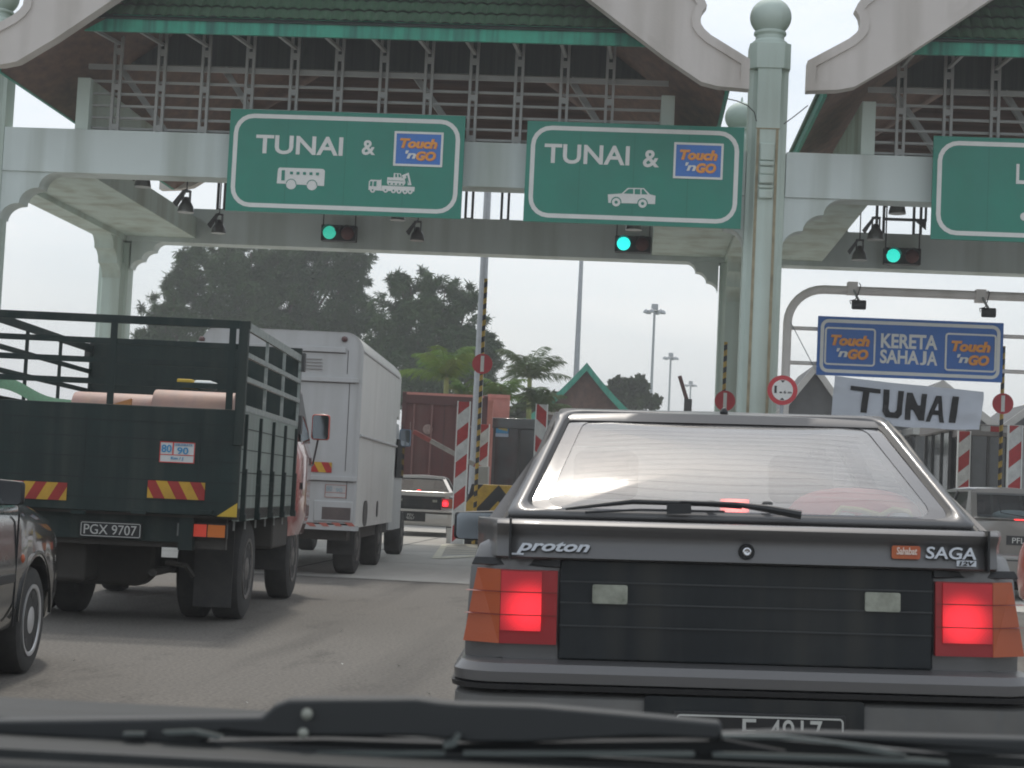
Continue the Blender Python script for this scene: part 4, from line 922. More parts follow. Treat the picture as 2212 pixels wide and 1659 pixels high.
for px in (182, 430): x = G(px, 1000)[0]; g.box(x-.002, x+.002, -.0025, .0, ZB+.05, ZT-.08)
g.build('plank_joint', mat('joint_shadow_paint', (.008, .014, .014), .8), gate)
g = MB()
for px in (170, 300, 445): x, z = G(px, 1120-14); g.box(x-.05, x+.05, -.03, 0, z-.012, z+.012)
g.build('gate_hinge', TG, gate)
for xa, xb, m in ((318, 444, HZR), (20, 146, HZL)):
    x0, z1 = G(xa, 1037); x1, _ = G(xb, 1037); x0, z0 = G(xa, 1072)[0], G((xa+xb)/2, 1078)[1]; z1 = G((xa+xb)/2, 1040)[1]
    h = bpy.data.objects.new('hazard_plate', None)
    o = MB().box(-(x1-x0)/2, (x1-x0)/2, -.004, .002, -(z1-z0)/2, (z1-z0)/2).build('hazard_plate', m, gate); o.location = ((x0+x1)/2, -.004, (z0+z1)/2)
x0, z0 = G(480, 1115); x1, z1 = G(518, 1086); MB().prism([(HW-.14, ZB), (HW, ZB), (HW, ZB+.10)], -.006, -.001).build('corner_mark', YELP, gate)
def speed_sticker(fr, par, y, x0p, x1p, y0p, y1p, fade=1, bmat=None):
    x0, _ = fr.p(x0p, (y0p+y1p)/2, y); x1, _ = fr.p(x1p, (y0p+y1p)/2, y); _, z1 = fr.p((x0p+x1p)/2, y0p, y); _, z0 = fr.p((x0p+x1p)/2, y1p, y)
    w_, h = x1-x0, z1-z0; yy = y-.004
    o = MB().box(x0, x1, yy-.001, yy+.002, z0, z1).build('speed_sticker', mat('sticker_white', (.55, .56, .55) if fade else (.42, .42, .41), .6, var=.1), par)
    red = mat('sticker_red', (.50, .05, .04) if fade else (.38, .17, .14), .6); blu = mat('sticker_blue', (.05, .24, .44) if fade else (.28, .35, .38), .6)
    b = MB(); ring(b, x0, x1, z0, z1, .004, w_*.025, yy-.004, yy-.001); b.box(x0, x1, yy-.0035, yy-.001, z0+h*.36, z0+h*.40); b.build('sticker_frame', red, o)
    if fade: MB().box(x0+w_*.36, x0+w_*.40, yy-.0035, yy-.001, z0+h*.4, z1).build('sticker_divider', red, o)
    letters('80', x0+w_*.05, x0+w_*.34, z0+h*.48, z0+h*.86, yy-.003, blu, o, 'sticker_number', .02, depth=.003)
    letters('90', x0+w_*.50, x0+w_*.82, z0+h*.42, z0+h*.76, yy-.003, blu, o, 'sticker_number', .02, depth=.003)
    if fade: letters('Km / J', x0+w_*.33, x0+w_*.68, z0+h*.12, z0+h*.29, yy-.003, blu, o, 'sticker_number', .02, depth=.003); letters('LEBUHRAYA', x0+w_*.42, x0+w_*.93, z0+h*.82, z0+h*.93, yy-.003, blu, o, 'sticker_number', 0, depth=.003)
speed_sticker(gt, gate, -.001, 345, 421, 955, 1000)
# bed, side boards, stakes
MB().box(-HW, HW, .04, BL, ZB-.02, ZB+.06).build('load_bed', UND, t)
zs = G(521, 887, 0)[1]
for sg in (-1, 1):
    s = MB().box(min(sg*HW, sg*(HW-.04)), max(sg*HW, sg*(HW-.04)), .045, BL, ZB-.03, zs).build('side_board', TGS, t)
    g = MB()
    for q in (.2, .42, .64, .84): g.box(sg*HW-.002, sg*HW+.002, .05, BL-.01, ZB+(zs-ZB)*q-.004, ZB+(zs-ZB)*q+.004)
    g.build('board_joint', mat('joint_line', (.03, .04, .035), .8), s)
    for k in range(5):
        y = .14+k*(BL-.3)/4; v = MB(); v.box(sg*HW-.0, sg*HW+sg*.022, y-.015, y+.015, ZB-.02, zs-.02) if sg > 0 else v.box(sg*HW-.022, sg*HW, y-.015, y+.015, ZB-.02, zs-.02)
        xx = sg*(HW+.012); v.box(xx-.03, xx+.03, y-.022, y+.022, ZB-.03, ZB+.02); v.box(xx-.022, xx+.022, y-.02, y+.02, ZB+.02, ZB+.34); v.build('stake', TG, t)
    for k in range(6): y = .2+k*.5; MB().box(sg*(HW-.05)-.006, sg*(HW-.05)+.006, y-.006, y+.006, ZB-.10, ZB-.02).build('rope_hook', STEELW, t)
hbz = 1.06+(1040-754)/247
hb_ = MB().box(-HW, HW, BL, BL+.05, ZB, hbz+.02).build('headboard', TG, t)
# railings: rear, two sides
zr = [G(300, py)[1] for py in (739, 781, 827)]
f = MB(); f.box(-HW-.02, HW+.02, -.01, .035, ZR-.055, ZR)
for z in zr: f.box(-HW, HW, 0, .03, z-.02, z+.02)
for px in (243, 500): x = G(px, 780)[0]; f.box(x-.024, x+.024, -.006, .0, ZT, ZR-.05)
f.box(-HW-.0, -HW+.05, -.012, .03, ZT, ZR-.05)
f.build('rear_railing', TG, t)
MB().box(HW-.055, HW+.012, -.014, .05, ZT-.25, ZR).build('corner_post', TG, t, bevel=.004)
for sg in (-1, 1):
    f = MB(); x = sg*(HW-.01); z0 = ZT+.02
    for z, hh in ((ZR-.03, .03), (z0+(ZR-z0)*.62, .018), (z0+(ZR-z0)*.34, .018), (z0+.0, .022)): f.box(x-.012, x+.012, .05, BL+.03, z-hh, z+hh)
    for y in (.10, 1.05, 2.0, BL): f.box(x-.011, x+.011, y-.014, y+.014, z0, ZR-.03)
    f.build('side_railing', TGR if sg > 0 else TG, t)
    f = MB()
    for z in (ZR-.06, ZT+.02): f.box(sg*HW-.05, sg*HW+.03, BL-.0, BL+.09, z-.08, z+.08)
    f.build('latch', STEELD, t)
# rear end underneath
f = MB(); f.box(-.62, -.52, .05, .15, .55, ZB-.02); f.box(.52, .62, .05, .15, .55, ZB-.02); f.box(-.52, .52, .10, .13, .60, ZB-.02)
f.build('plate_carrier', TG, t); f = MB(); f.box(-.84, .84, .14, .2, .56, ZB-.02); f.build('lamp_beam', UND, t)
x0, _ = G(171, 1143, .06); x1, _ = G(305, 1146, .06); z1 = G(238, 1127, .06)[1]; z0 = G(238, 1162, .06)[1]
plate(t, x0, x1, z0, z1, .07, 'PGX 9707', tx=(.07, .92))
for sg in (1, -1):
    c = G(436, 1146, .1); w_ = .178; o = MB().box(sg*c[0]-w_, sg*c[0]+w_, .09, .14, c[1]-.05, c[1]+.05).build('tail_lamp', BLACKP, t)
    for a, b, m in ((-.17, -.11, mat('grey_lens', (.16, .17, .16), .4)), (-.095, .035, lens('truck_red_lens', (.36, .03, .02), .25, (1, .1, .05), (0, 0, 0), 5)), (.045, .165, lens('truck_amber_lens', (.42, .11, .02), .12, (1, .3, .05), (0, 0, 0), 5))):
        MB().box(min(sg*(c[0]+a), sg*(c[0]+b)), max(sg*(c[0]+a), sg*(c[0]+b)), .078, .09, c[1]-.043, c[1]+.043).build('lamp_lens', m, o)
yr, yf = 1.15, 3.75; rr = .385
f = MB(); f.box(-.36, -.28, .15, 4.6, .58, .74); f.box(.28, .36, .15, 4.6, .58, .74); f.build('chassis_rail', UND, t); MB().box(-HW+.03, HW-.06, BL-.75, BL+.12, .50, ZB-.03).build('underbed_dark_block', UND, t, bevel=.02)  # added full-width block keeping the space under the bed dark, hiding the cab
f = MB(); f.tube([(-.8, yr, rr), (.8, yr, rr)], .06, 10); f.lathe([(.02, -.2), (.17, -.12), (.2, 0), (.17, .12), (.02, .2)], (-.02, yr, rr+.03), 16, 'y'); f.build('rear_axle', UND, t)
f = MB(); f.box(-.95*HW, -.18, .3, .7, .28, .62); f.prism([(-.55, .24), (.12, .24), (.22, .34), (.22, .6), (-.6, .6)], .72, 1.0); f.build('spare_and_tank', UND, t, bevel=.03)
f = MB(); f.tube([(.30, .3, .37), (.30, 2.0, .37)], .03, 8); f.tube([(.36, .45, .44), (.5, .5, .42), (.56, .5, .34)], .02, 6); f.build('exhaust_pipe', UND, t)
for sg in (-1, 1):
    wheel(t, sg*(HW-.20), yr, rr, .24, sg, HUBD, rim=.60, holes=True, spokes=6); wheel(t, sg*(HW-.46), yr, rr, .2, sg, HUBD, rim=.6, holes=False, name='inner_wheel')
    wheel(t, sg*(HW-.18), yf, rr, .22, sg, HUBD, rim=.60, spokes=6)
    MB().box(sg*(HW-.26)-.13, sg*(HW-.26)+.15, .62, .635, .12, ZB-.04).build('mudflap', RUBBER, t); MB().box(sg*(HW-.22)-.15, sg*(HW-.22)+.15, 3.2, 3.215, .28, ZB-.04).build('mudflap', RUBBER, t)
# red cab
CABR = paint('red_cab_paint', (.27, .05, .042), 0, .28, 1, streak=((.5, .30, .27), .5, 8))
cy0, cy1 = BL+.18, BL+1.75
cb = MB(); secs = []
for y, w_ in ((cy0, .86), (cy0+.1, .90), (cy0+.8, .91), (cy1-.25, .885), (cy1, .79)):
    fr_ = (y-cy0)/(cy1-cy0)
    P = [(0, .58), (w_*.95, .58), (w_, .75), (w_, 1.30), (w_*.955, 1.42), (w_*.86, 1.92), (w_*.78, 2.0), (0, 2.04)]
    secs.append([(x, y, z) for x, z in P]+[(-x, y, z) for x, z in P[-2:0:-1]])
cb.loft(secs).build('cab', CABR, t, smooth=40)
for sg in (-1, 1):
    MB().add([(sg*.878, cy0+.45, 1.44), (sg*.855, cy1-.25, 1.44), (sg*.77, cy1-.40, 1.90), (sg*.79, cy0+.45, 1.90)], [(0, 1, 2, 3)]).build('cab_window', GLASSDARK, t, solid=.02)
    MB().box(sg*.912-.012, sg*.912+.012, cy0+.4, cy0+.45, 1.0, 1.06).build('door_handle', BLACKP, t)
    mx, mz = G(693, 923, cy1-.1); mx = sg*abs(mx)
    q = MB(); q.tube([(sg*.85, cy1-.15, 1.20), (mx-sg*.06, cy1-.09, 1.24), (mx-sg*.02, cy1-.09, mz-.11)], .011, 6); q.build('mirror_arm', STEELD, t)
    o = MB().prism(rrect(mx-.088, mx+.088, mz-.125, mz+.125, .03), cy1-.12, cy1-.06).build('side_mirror', REDP, t, bevel=.008)
    MB().prism(rrect(mx-.078, mx+.078, mz-.115, mz+.115, .026), cy1-.126, cy1-.119).build('mirror_glass', MIRR, o)
MB().box(-.6, .6, cy1-.02, cy1+.1, .45, .7).build('front_bumper', CABR, t)
# load
PINKR = mat('pink_roll_sheet', (.46, .285, .25), .55, var=.15, scale=6, col2=(.50, .33, .25), streak=((.30, .25, .24), .5, 12))
def fobj(o, label, cat, group=None): o.location = gt.o; o.rotation_euler = (0, 0, gt.h); return tag(o, label, cat, group)
def roll(x0, x1, y, z, r, lb, tilt=0):
    m = MB(); prof = [(r*.90, .012), (r*.985, 0), (r, .01), (r, x1-x0-.01), (r*.985, x1-x0), (r*.90, x1-x0-.012)]
    m.lathe([(a, b) for a, b in prof], (x0, y, z), 32, 'x'); fobj(m.build('sheet_roll', PINKR, None, smooth=40), lb, 'roll', 'pink rolls on the green truck')
xa, xb = G(163, 860, .3)[0], G(334, 860, .3)[0]; zt_r = G(250, 849, .3)[1]
roll(xa, xb, .32, zt_r-.15, .15, 'pink roll with specks lying behind the tailgate, the left one of the two long rolls')
xa, xb = G(337, 860, .3)[0], HW-.10; zt_r = G(420, 845, .3)[1]
roll(xa, xb, .30, zt_r-.155, .155, 'pink roll behind the tailgate, right one of the two long rolls, touching the corner post')
def upr(x, y, z, r, h, lb): m = MB(); m.lathe([(r, -h), (r, h-.02), (r*.97, h), (r*.6, h-.03), (r*.3, h-.03)], (x, y, z), 28, 'y'); fobj(m.build('sheet_roll', PINKR, None, smooth=40), lb, 'roll', 'pink rolls on the green truck')
upr(HW-.15, 1.2, ZT-.10, .13, .35, 'short pink roll end showing through the side rails, nearer one'); upr(HW-.15, 2.2, ZT-.12, .12, .3, 'short pink roll end showing through the side rails, farther one')
o = MB().prism([(-.02, ZT+.0), (-.005+.12, ZT+.0), (.12, ZT+.05)], .10, .14).build('offcut', mat('orange_card', (.60, .27, .10), .7)); fobj(o, 'small orange triangular offcut sticking up against the left pink roll', 'offcut')
NET = mat('green_netting', (.025, .12, .06), .8, var=.5, scale=60, bump=.6, bscale=90)
o = MB().grid(lambda u, v: (-HW+.05+u*.75, .1+v*1.6, ZB+.1+(ZT-ZB-.05)*(1-u*.12)*math.sin(math.pi*min(1, .35+v*.6))+.13*(1-u)-.02+.02*math.sin(9*u+5*v)), 16, 16).build('net_cover', NET, None, smooth=60); fobj(o, 'green netting heaped over the left side of the truck bed', 'netting')
x, z = G(420, 826, 2.4); o = MB().box(x-.13, x+.0, 2.3, 2.6, z-.05, z+.02).build('yellow_box', YELP, None, bevel=.01); fobj(o, 'yellow pack wedged behind the rolls on the green truck', 'pack')
o = MB().box(x+.012, x+.17, 2.3, 2.6, z-.05, z+.015).build('white_pack', WHITE, None, bevel=.02); fobj(o, 'white pack beside the yellow one on the green truck', 'pack')
# ---- white box truck
MARK = mat('brown_marker_lens', (.07, .02, .018), .3, coat=.4)
WT = mat('white_truck_paint', (.42, .425, .42), .55, var=.07, scale=1.3, streak=((.33, .33, .31), .5, 7)); WTS = mat('streaked_lit_white_side', (.54, .54, .51), .5, var=.08, scale=1.5, streak=((.42, .42, .38), .5, 5))  # WTS: the same white mixed paler, light on the side painted in
wf = Frame(596, 1000, 19.6, 1200); Wp = lambda px, py, y=0: wf.p(px, py, y)
t = thing('box_truck', 'white box truck with rounded roof edges and streaked side, ahead of the green truck', 'truck', wf.o, wf.h)
hw = Wp(772, 1000)[0]; zb = Wp(760, 1133)[1]; zt = Wp(600, 711)[1]; BL2 = 4.5
def boxsec(y, s=1, zb_=None, r=.21, n=7):
    p = [(-hw*s, y, zb_ or zb), (hw*s, y, zb_ or zb)]
    for k in range(n+1): a = math.pi/2*k/n; p.append((hw*s-r+r*math.cos(a), y, zt-r+r*math.sin(a)))
    for k in range(n+1): a = math.pi/2*k/n; p.append((-hw*s+r-r*math.sin(a), y, zt-r+r*math.cos(a)))
    return p
MB().loft([boxsec(0), boxsec(.03, 1.0), boxsec(2.5), boxsec(BL2)]).build('box_body', WTS, t, smooth=35)
MB().loft([boxsec(-.012, .995, zb+.005, .205), boxsec(-.002, .995, zb+.005, .205)]).build('rear_wall', WT, t, smooth=35)
f = MB(); a = boxsec(-.02, 1.006, None, .215); b = boxsec(-.02, .965, None, .18); c = boxsec(.05, 1.006, None, .215)
n = len(a); f.add(a+b+c, [(i, (i+1), n+i+1, n+i) for i in range(1, n-1)]+[(i, i+1, 2*n+i+1, 2*n+i) for i in range(1, n-1)]+[(0, n, 2*n-1, n-1), (0, n-1, 3*n-1, 2*n)]); f.build('roof_trim', WT, t, smooth=35)
def wb(mb, xa, xb, ya_, yb_, d=.02, y=-.012):
    xm, ym = (xa+xb)/2, (ya_+yb_)/2; mb.box(Wp(xa, ym, y)[0], Wp(xb, ym, y)[0], y-d, y, Wp(xm, yb_, y)[1], Wp(xm, ya_, y)[1])
f = MB(); wb(f, 425, 748, 744, 755, .03); wb(f, 440, 776, 810, 820, .035); wb(f, 440, 772, 1023, 1033, .035); f.build('hinge_band', WT, t, bevel=.004)
DL = mat('dark_gap', (.07, .065, .06), .8)
f = MB(); wb(f, 750.5, 752, 757, 808, .003); wb(f, 750, 751.3, 824, 1018, .003); wb(f, 748, 749.4, 1035, 1078, .003); wb(f, 440, 748, 756, 757.5, .004); wb(f, 440, 768, 821, 822.2, .004, -.012); wb(f, 440, 768, 1034, 1035.2, .004); f.build('door_gap', DL, t)
f = MB()
for y_ in (774, 781, 788, 795): wb(f, 640, 696, y_, y_+1.6, .02)
f.build('louvre', mat('louvre_shade', (.30, .29, .28), .7), t)
for px, nm in ((745, 0), (437, 1)):
    x, z = Wp(px, 733); MB().lathe([(.036, 0), (.034, -.02), (.02, -.035), (.003, -.04)], (x, -.012, z), 20, 'y').build('marker_lamp', MARK, t)
hz2 = stripes('hazard_plate_band', (.42, .025, .02), (.58, .34, .03), 3.3, 1.75, off=.35)
x0, x1 = Wp(640, 1008)[0], Wp(717, 1010)[0]; z1, z0 = Wp(690, 998)[1], Wp(690, 1020)[1]
o = MB().box(-(x1-x0)/2, (x1-x0)/2, -.005, .002, -(z1-z0)/2, (z1-z0)/2).build('hazard_plate', hz2, t); o.location = ((x0+x1)/2, -.018, (z0+z1)/2)
speed_sticker(wf, t, -.014, 702, 748, 1047, 1075, 0)
f = MB(); wb(f, 678, 762, 1082, 1127, .02); rc = f.build('plate_bay', WT, t, bevel=.01); f = MB(); wb(f, 695, 757, 1096, 1123, .004, -.032); f.build('dark_recess', mat('mottled_recess_brown', (.10, .08, .075), .8, var=.4), rc);  # recess drawn as a flat, mottled dark brown panel
f = MB(); wb(f, 420, 775, 1128, 1139, .05); rc = f.build('rear_step', WT, t); st = MB()
for k in range(7): 
    x = Wp(575+k*28, 1133, -.05)[0]; z = Wp(600+k*28, 1133.5, -.05)[1]; st.prism([(x, z+.02), (x+.09, z+.02), (x+.13, z-.02), (x+.06, z-.02)], -.066, -.062)
st.build('red_dash', mat('faded_red_dash', (.40, .12, .09), .7), rc)
f = MB(); zm = 1.06+(1048-940)/189; f.tube([(hw+.01, .05, zm), (hw+.012, BL2, zm)], .018, 8); f.tube([(hw-.0, .02, zt-.21), (hw-.0, BL2, zt-.21)], .016, 8); f.build('side_moulding', WT, t)
f = MB(); f.box(hw-.03, hw+.004, .0, BL2, zb-.04, zb+.01); f.build('side_skirt', WTS, t)
f = MB(); f.prism(rrect(.80, 1.25, zb-.035, zb+.27, .14), hw+.004, hw+.009, 'x'); f.prism(rrect(2.3, 2.48, zb+.06, zb+.26, .06), hw+.004, hw+.009, 'x'); f.build('skirt_opening', SEAL, t)
f = MB(); f.box(-hw*.96, hw*.9, .1, BL2+1.5, .42, zb); f.build('underframe', UND, t)
for sg in (-1, 1):
    for y, rr_ in ((1.0, .37), (3.55, .36), (7.6, .35)): wheel(t, sg*(hw-.19-(.06 if y > 7 else 0)), y, rr_, .26, sg, HUBD, rim=.58, holes=False)
    MB().box(sg*(hw-.2)-.16, sg*(hw-.2)+.16, .45, .46, .25, .55).build('mudflap', RUBBER, t)
# nose over the cab, then the cab
f = MB(); s0 = boxsec(BL2+.01, 1.0, zt-.75); s1 = boxsec(BL2+.55, .99, zt-.78); f.loft([s0, [(x*.995, y, z-.0) for x, y, z in s1]]); f.build('roof_nose', WTS, t, smooth=40)
f = MB(); c_ = []
for y, w_, zt_ in ((BL2+.2, hw*.93, 1.75), (BL2+.5, hw*.96, 2.0), (BL2+1.7, hw*.96, 2.0), (BL2+2.3, hw*.9, 1.2)):
    P = [(0, .45), (w_, .45), (w_, 1.15), (w_*.9, zt_), (0, zt_)]; c_.append([(x, y, z) for x, z in P]+[(-x, y, z) for x, z in P[-2:0:-1]])
f.loft(c_).build('cab', WT, t, smooth=30)
MB().box(hw*.965, hw*.985, BL2+.5, BL2+1.6, 1.2, 1.75).build('cab_window', GLASSDARK, t)
yv = BL2+1.7; mx, mz = Wp(875, 946, yv)
q = MB(); q.tube([(hw*.9, yv, 1.65), (mx-.05, yv, mz+.2)], .011, 6); q.tube([(hw*.9, yv+.05, 1.28), (mx-.02, yv+.05, 1.30), (mx, yv, mz-.12)], .012, 6); q.build('mirror_arm', STEELD, t)
o = MB().prism(rrect(mx-.085, mx+.085, mz-.13, mz+.13, .03), yv-.02, yv+.05).build('side_mirror', mat('blue_mirror_cover', (.10, .17, .25), .4), t); MB().prism(rrect(mx-.07, mx+.075, mz-.12, mz+.12, .03), yv-.026, yv-.019).build('mirror_glass', MIRR, o)
# ---- container lorry
CR = mat('red_container_paint', (.085, .020, .018), .7, var=.35, scale=1.5, streak=((.10, .05, .04), .6, 4)); CRS = mat('faded_pink_lit_side_paint', (.46, .19, .155), .7, var=.15)  # CRS: light on the container side painted in; plain faded pink elsewhere
cf = Frame(955, 1000, 48, 1040); t = thing('container_lorry', 'red shipping container on a lorry, seen from behind beyond the silver hatchback', 'lorry', cf.o, cf.h)
zt = cf.p(955, 851)[1]; hw = cf.p(1049, 950)[0]; zb = 1.15; CL = 12
MB().box(-hw, hw, 0, CL, zb, zt-.02).build('container', CR, t)
f = MB(); f.box(-hw-.01, hw+.01, -.03, .1, zt-.06, zt+.0); f.box(-hw-.01, hw+.012, 0, CL, zt-.015, zt+.012); f.build('top_rail', CRS, t)
f = MB(); f.box(-hw-.01, hw+.01, -.05, .0, zt-.30, zt-.06); f.box(-hw-.01, -hw+.10, -.05, .0, zb, zt); f.box(hw-.10, hw+.01, -.05, 0, zb, zt); f.box(-hw, hw, -.05, 0, zb, zb+.15); f.build('door_frame', mat('dark_red_frame', (.07, .022, .02), .7), t)
f = MB()
for k in range(48): y = .1+k*.25; f.prism([(y, 0), (y+.03, .03), (y+.11, .03), (y+.14, 0)], 0, 1) if 0 else f.box(hw, hw+.03, y, y+.12, zb+.12, zt-.1)
f.build('corrugation', CRS, t); MB().box(hw+.001, hw+.004, 0, CL, zb, zt-.02).build('side_wall', CRS, t)
for x in (-.85, -.35, .35, .85): MB().tube([(x, -.06, zb+.1), (x, -.06, zt-.32)], .025, 8).build('lock_rod', mat('dull_rod', (.16, .07, .06), .5), t)
f = MB(); f.box(-.006, .006, -.012, 0, zb+.1, zt-.3); f.build('door_gap', SEAL, t)
f = MB(); f.prism([(-.45+.14*math.cos(k*math.pi/10), 3.1-.38+.14*math.sin(k*math.pi/10)) for k in range(20)], -.02, -.005); f.box(-.86, -.84, -.02, -.005, 2.6, 2.9); f.box(-1.0+.05, -.93, -.02, -.005, 2.65, 2.9)
for z_, a, b in ((2.85, .32, .5), (2.85, .6, .95), (2.45, .45, .6), (2.2, .45, .62), (1.9, .45, .62)): f.box(a, b, -.02, -.005, z_-.03, z_+.03)
f.build('door_marking', mat('worn_white_marking', (.26, .19, .17), .8, var=.4, scale=20), t)
f = MB(); f.box(-1.0, 1.0, .2, CL+2, .75, zb-.01); f.build('trailer_frame', UND, t)
for sg in (-1, 1):
    for y in (1.2, 2.5, 3.8): wheel(t, sg*1.0, y, .5, .3, sg, HUBD, holes=False)
MB().box(-1.2, 1.2, CL+.4, CL+2.3, .7, 3.0).build('cab', WT, t, bevel=.1)
# ================================================================== LANE FURNITURE
RW_ = dict(rough=.5, dirtamt=.12); RED_ = (.43, .035, .035); WHT_ = (.62, .62, .60); YEL_ = (.48, .32, .05); BLK_ = (.02, .022, .025)
BD = stripes('red_white_band_rising', WHT_, RED_, 1.62, -.85, off=.3); BD2 = stripes('red_white_band_falling', RED_, WHT_, 1.62, .85, off=.1)
YB = stripes('yellow_black_band', YEL_, BLK_, 4.6, -.5, off=.2)
def marker(name, pxt, pyt, Y, wpx, zb_, m, label, grp, tilt=0, cat='marker post', dpt=.09):
    p = pix(pxt, pyt, Y); w_ = wpx*Y/FPX; t = thing(name, label, cat, (p.x, Y, zb_), 0, grp)
    MB().box(-w_/2, w_/2, -dpt/2, dpt/2, 0, p.z-zb_).build('striped_board', m, t, bevel=.006)
    e = MB(); e.box(w_/2, w_/2+.02, -dpt/2-.01, dpt/2, 0, p.z-zb_+.01); e.box(-w_/2-.02, -w_/2, -dpt/2-.01, dpt/2, 0, p.z-zb_+.01); e.build('edge_trim', WHITE, t)
    return t
marker('striped_marker', 1003, 868, 33.2, 24, .02, BD, 'tall red and white striped board left of the yellow and black barrier block', 'red and white striped boards')
marker('striped_marker', 1048, 917, 37, 17, .4, BD, 'slim red and white striped board just behind the yellow and black pole', 'red and white striped boards')
marker('striped_marker', 1171, 874, 33.2, 22, .02, BD2, 'red and white striped board at the left flank of the dark grey hatchback', 'red and white striped boards')
marker('striped_marker', 2083, 932, 36, 23, .02, BD, 'red and white striped board under the TUNAI banner, right of the dark booth', 'red and white striped boards')
marker('striped_marker', 2193, 920, 31, 26, .02, BD, 'red and white striped board nearest the right edge, over the taupe saloon', 'red and white striped boards')
DISC = mat('sign_red', (.46, .03, .04), .45, var=.1)
def hpole(px, py, Y, zb_, disc, label, wpx=8):
    p = pix(px, py, Y); t = thing('height_pole', label, 'barrier pole', (p.x, Y, zb_), 0, 'yellow and black poles with red discs'); w_ = wpx*Y/FPX
    MB().tube([(0, 0, 0), (0, 0, p.z-zb_)], w_/2, 10).build('pole', YB, t, smooth=50)
    if disc:
        c = pix(disc[0], disc[1], Y-.1); r = disc[2]*Y/FPX; o = MB().prism([(c.x-p.x+r*math.cos(k*math.pi/18), c.z-zb_+r*math.sin(k*math.pi/18)) for k in range(36)], -.12, -.10).build('no_entry_disc', DISC, t)
        MB().box(c.x-p.x-r*.17, c.x-p.x+r*.17, -.126, -.119, c.z-zb_-r*.78, c.z-zb_+r*.78).build('white_bar', SIGNWHITE, o)
hpole(1050, 602, 33.6, .02, (1042, 786, 22), 'tall yellow and black pole with a red disc, in front of the trees')
hpole(1568, 739, 33.2, .02, (1566, 866, 22), 'yellow and black pole with a red disc, left of the domed pillar')
hpole(2168, 748, 31.5, .02, (2166, 872, 22), 'yellow and black pole with a red disc, at the right end of the banner')
# width limit disc
Y = 26.7; c = pix(1690, 843, Y); t = thing('width_limit_sign', 'round white sign with a red ring reading 1.6, right of the domed pillar', 'road sign', (c.x, Y, 0)); r = 32*Y/FPX
o = MB().prism([(r*math.cos(k*math.pi/20), c.z+r*math.sin(k*math.pi/20)) for k in range(40)], -.02, 0).build('disc', DISC, t)
MB().prism([(.70*r*math.cos(k*math.pi/20), c.z+.70*r*math.sin(k*math.pi/20)) for k in range(40)], -.026, -.019).build('face', SIGNWHITE, o)
letters('1.', -.125, -.005, c.z-.05, c.z+.065, -.027, BLACKP, o, 'number', .03); letters('6 m', .02, .14, c.z-.05, c.z-.005, -.027, BLACKP, o, 'number', .02)
f = MB()
for s_ in (-1, 1): f.prism([(-.035, c.z+s_*.66*r), (.035, c.z+s_*.66*r), (0, c.z+s_*.50*r)], -.031, -.025)
f.build('arrow', BLACKP, o); MB().tube([(0, .02, 0), (0, .02, c.z)], .03, 8).build('post', GALV, t)
# chevron block and islands
CHEV = stripes('yellow_black_chevrons', (.50, .33, .045), BLK_, 1.5, 1.15, mirror=True, off=.2, duty=.52)
Y = 34; a = pix(1075, 1100, Y); t = thing('crash_block', 'yellow and black chevron barrier block on the island, left of the dark grey hatchback', 'barrier', (a.x, Y, 0))
x0, x1 = pix(990, 1150, Y).x-a.x, pix(1075, 1150, Y).x-a.x+.75; zt = pix(1045, 1046, Y).z; zc = pix(1045, 1148, Y).z
MB().prism([(x0, zc), (x1, zc), (x1, zt), (x0+.22, zt)], 0, 1.4).build('striped_block', CHEV, t, bevel=.02); MB().box(x0-.05, x1, .02, 1.4, 0, zc-.003).build('plinth', mat('black_plinth', (.03, .028, .027), .8), t)
f = MB()
for px in (975, 1052): x = pix(px, 1170, Y).x-a.x; f.box(x-.10, x+.08, -.06, .0, 0, .30)
f.build('white_upstand', KERB, t)
def isle(px, Y, lb, w_=1.5, L_=22): p = pix(px, 1160, Y); o = MB().box(p.x-w_/2, p.x+w_/2, Y+1.5, Y+L_, 0, .15).build('traffic_island', KERB, None, bevel=.03); tag(o, kind='structure')
isle(1080, 34, ''); isle(1640, 26, '', 1.9, 30); isle(2120, 31, '')
isle(250, 33, '', 1.6)
# booms
def boom(pts, Y, label, m1, grp='barrier arms'):
    A, B = pix(*pts[0], Y), pix(*pts[1], Y); t = thing('barrier_arm', label, 'barrier arm', (B.x, Y, 0), 0, grp); A = A-Vector((B.x, Y, 0)); B2 = B-Vector((B.x, Y, 0))
    MB().bar(A, B2, .05, .10).build('arm', m1, t, bevel=.01)
    MB().box(-.14, .16, -.13, .17, .15, max(.5, B2.z+.05)).build('motor_housing', STEELW, t, bevel=.02)
    return t
BOOM = stripes('red_white_arm', (.34, .32, .30), (.30, .06, .05), .30, -2.0, off=.42, duty=.72)
boom([(893, 932), (1040, 1012)], 36.5, 'slanting red and white barrier arm behind the tall striped board', BOOM)
BOOM2 = stripes('red_white_arm_level', (.50, .50, .48), (.45, .04, .04), .01, 160, off=.62, duty=.75)
boom([(2120, 925), (2206, 931)], 32, 'nearly level red and white barrier arm at the lower right corner of the banner', BOOM2)
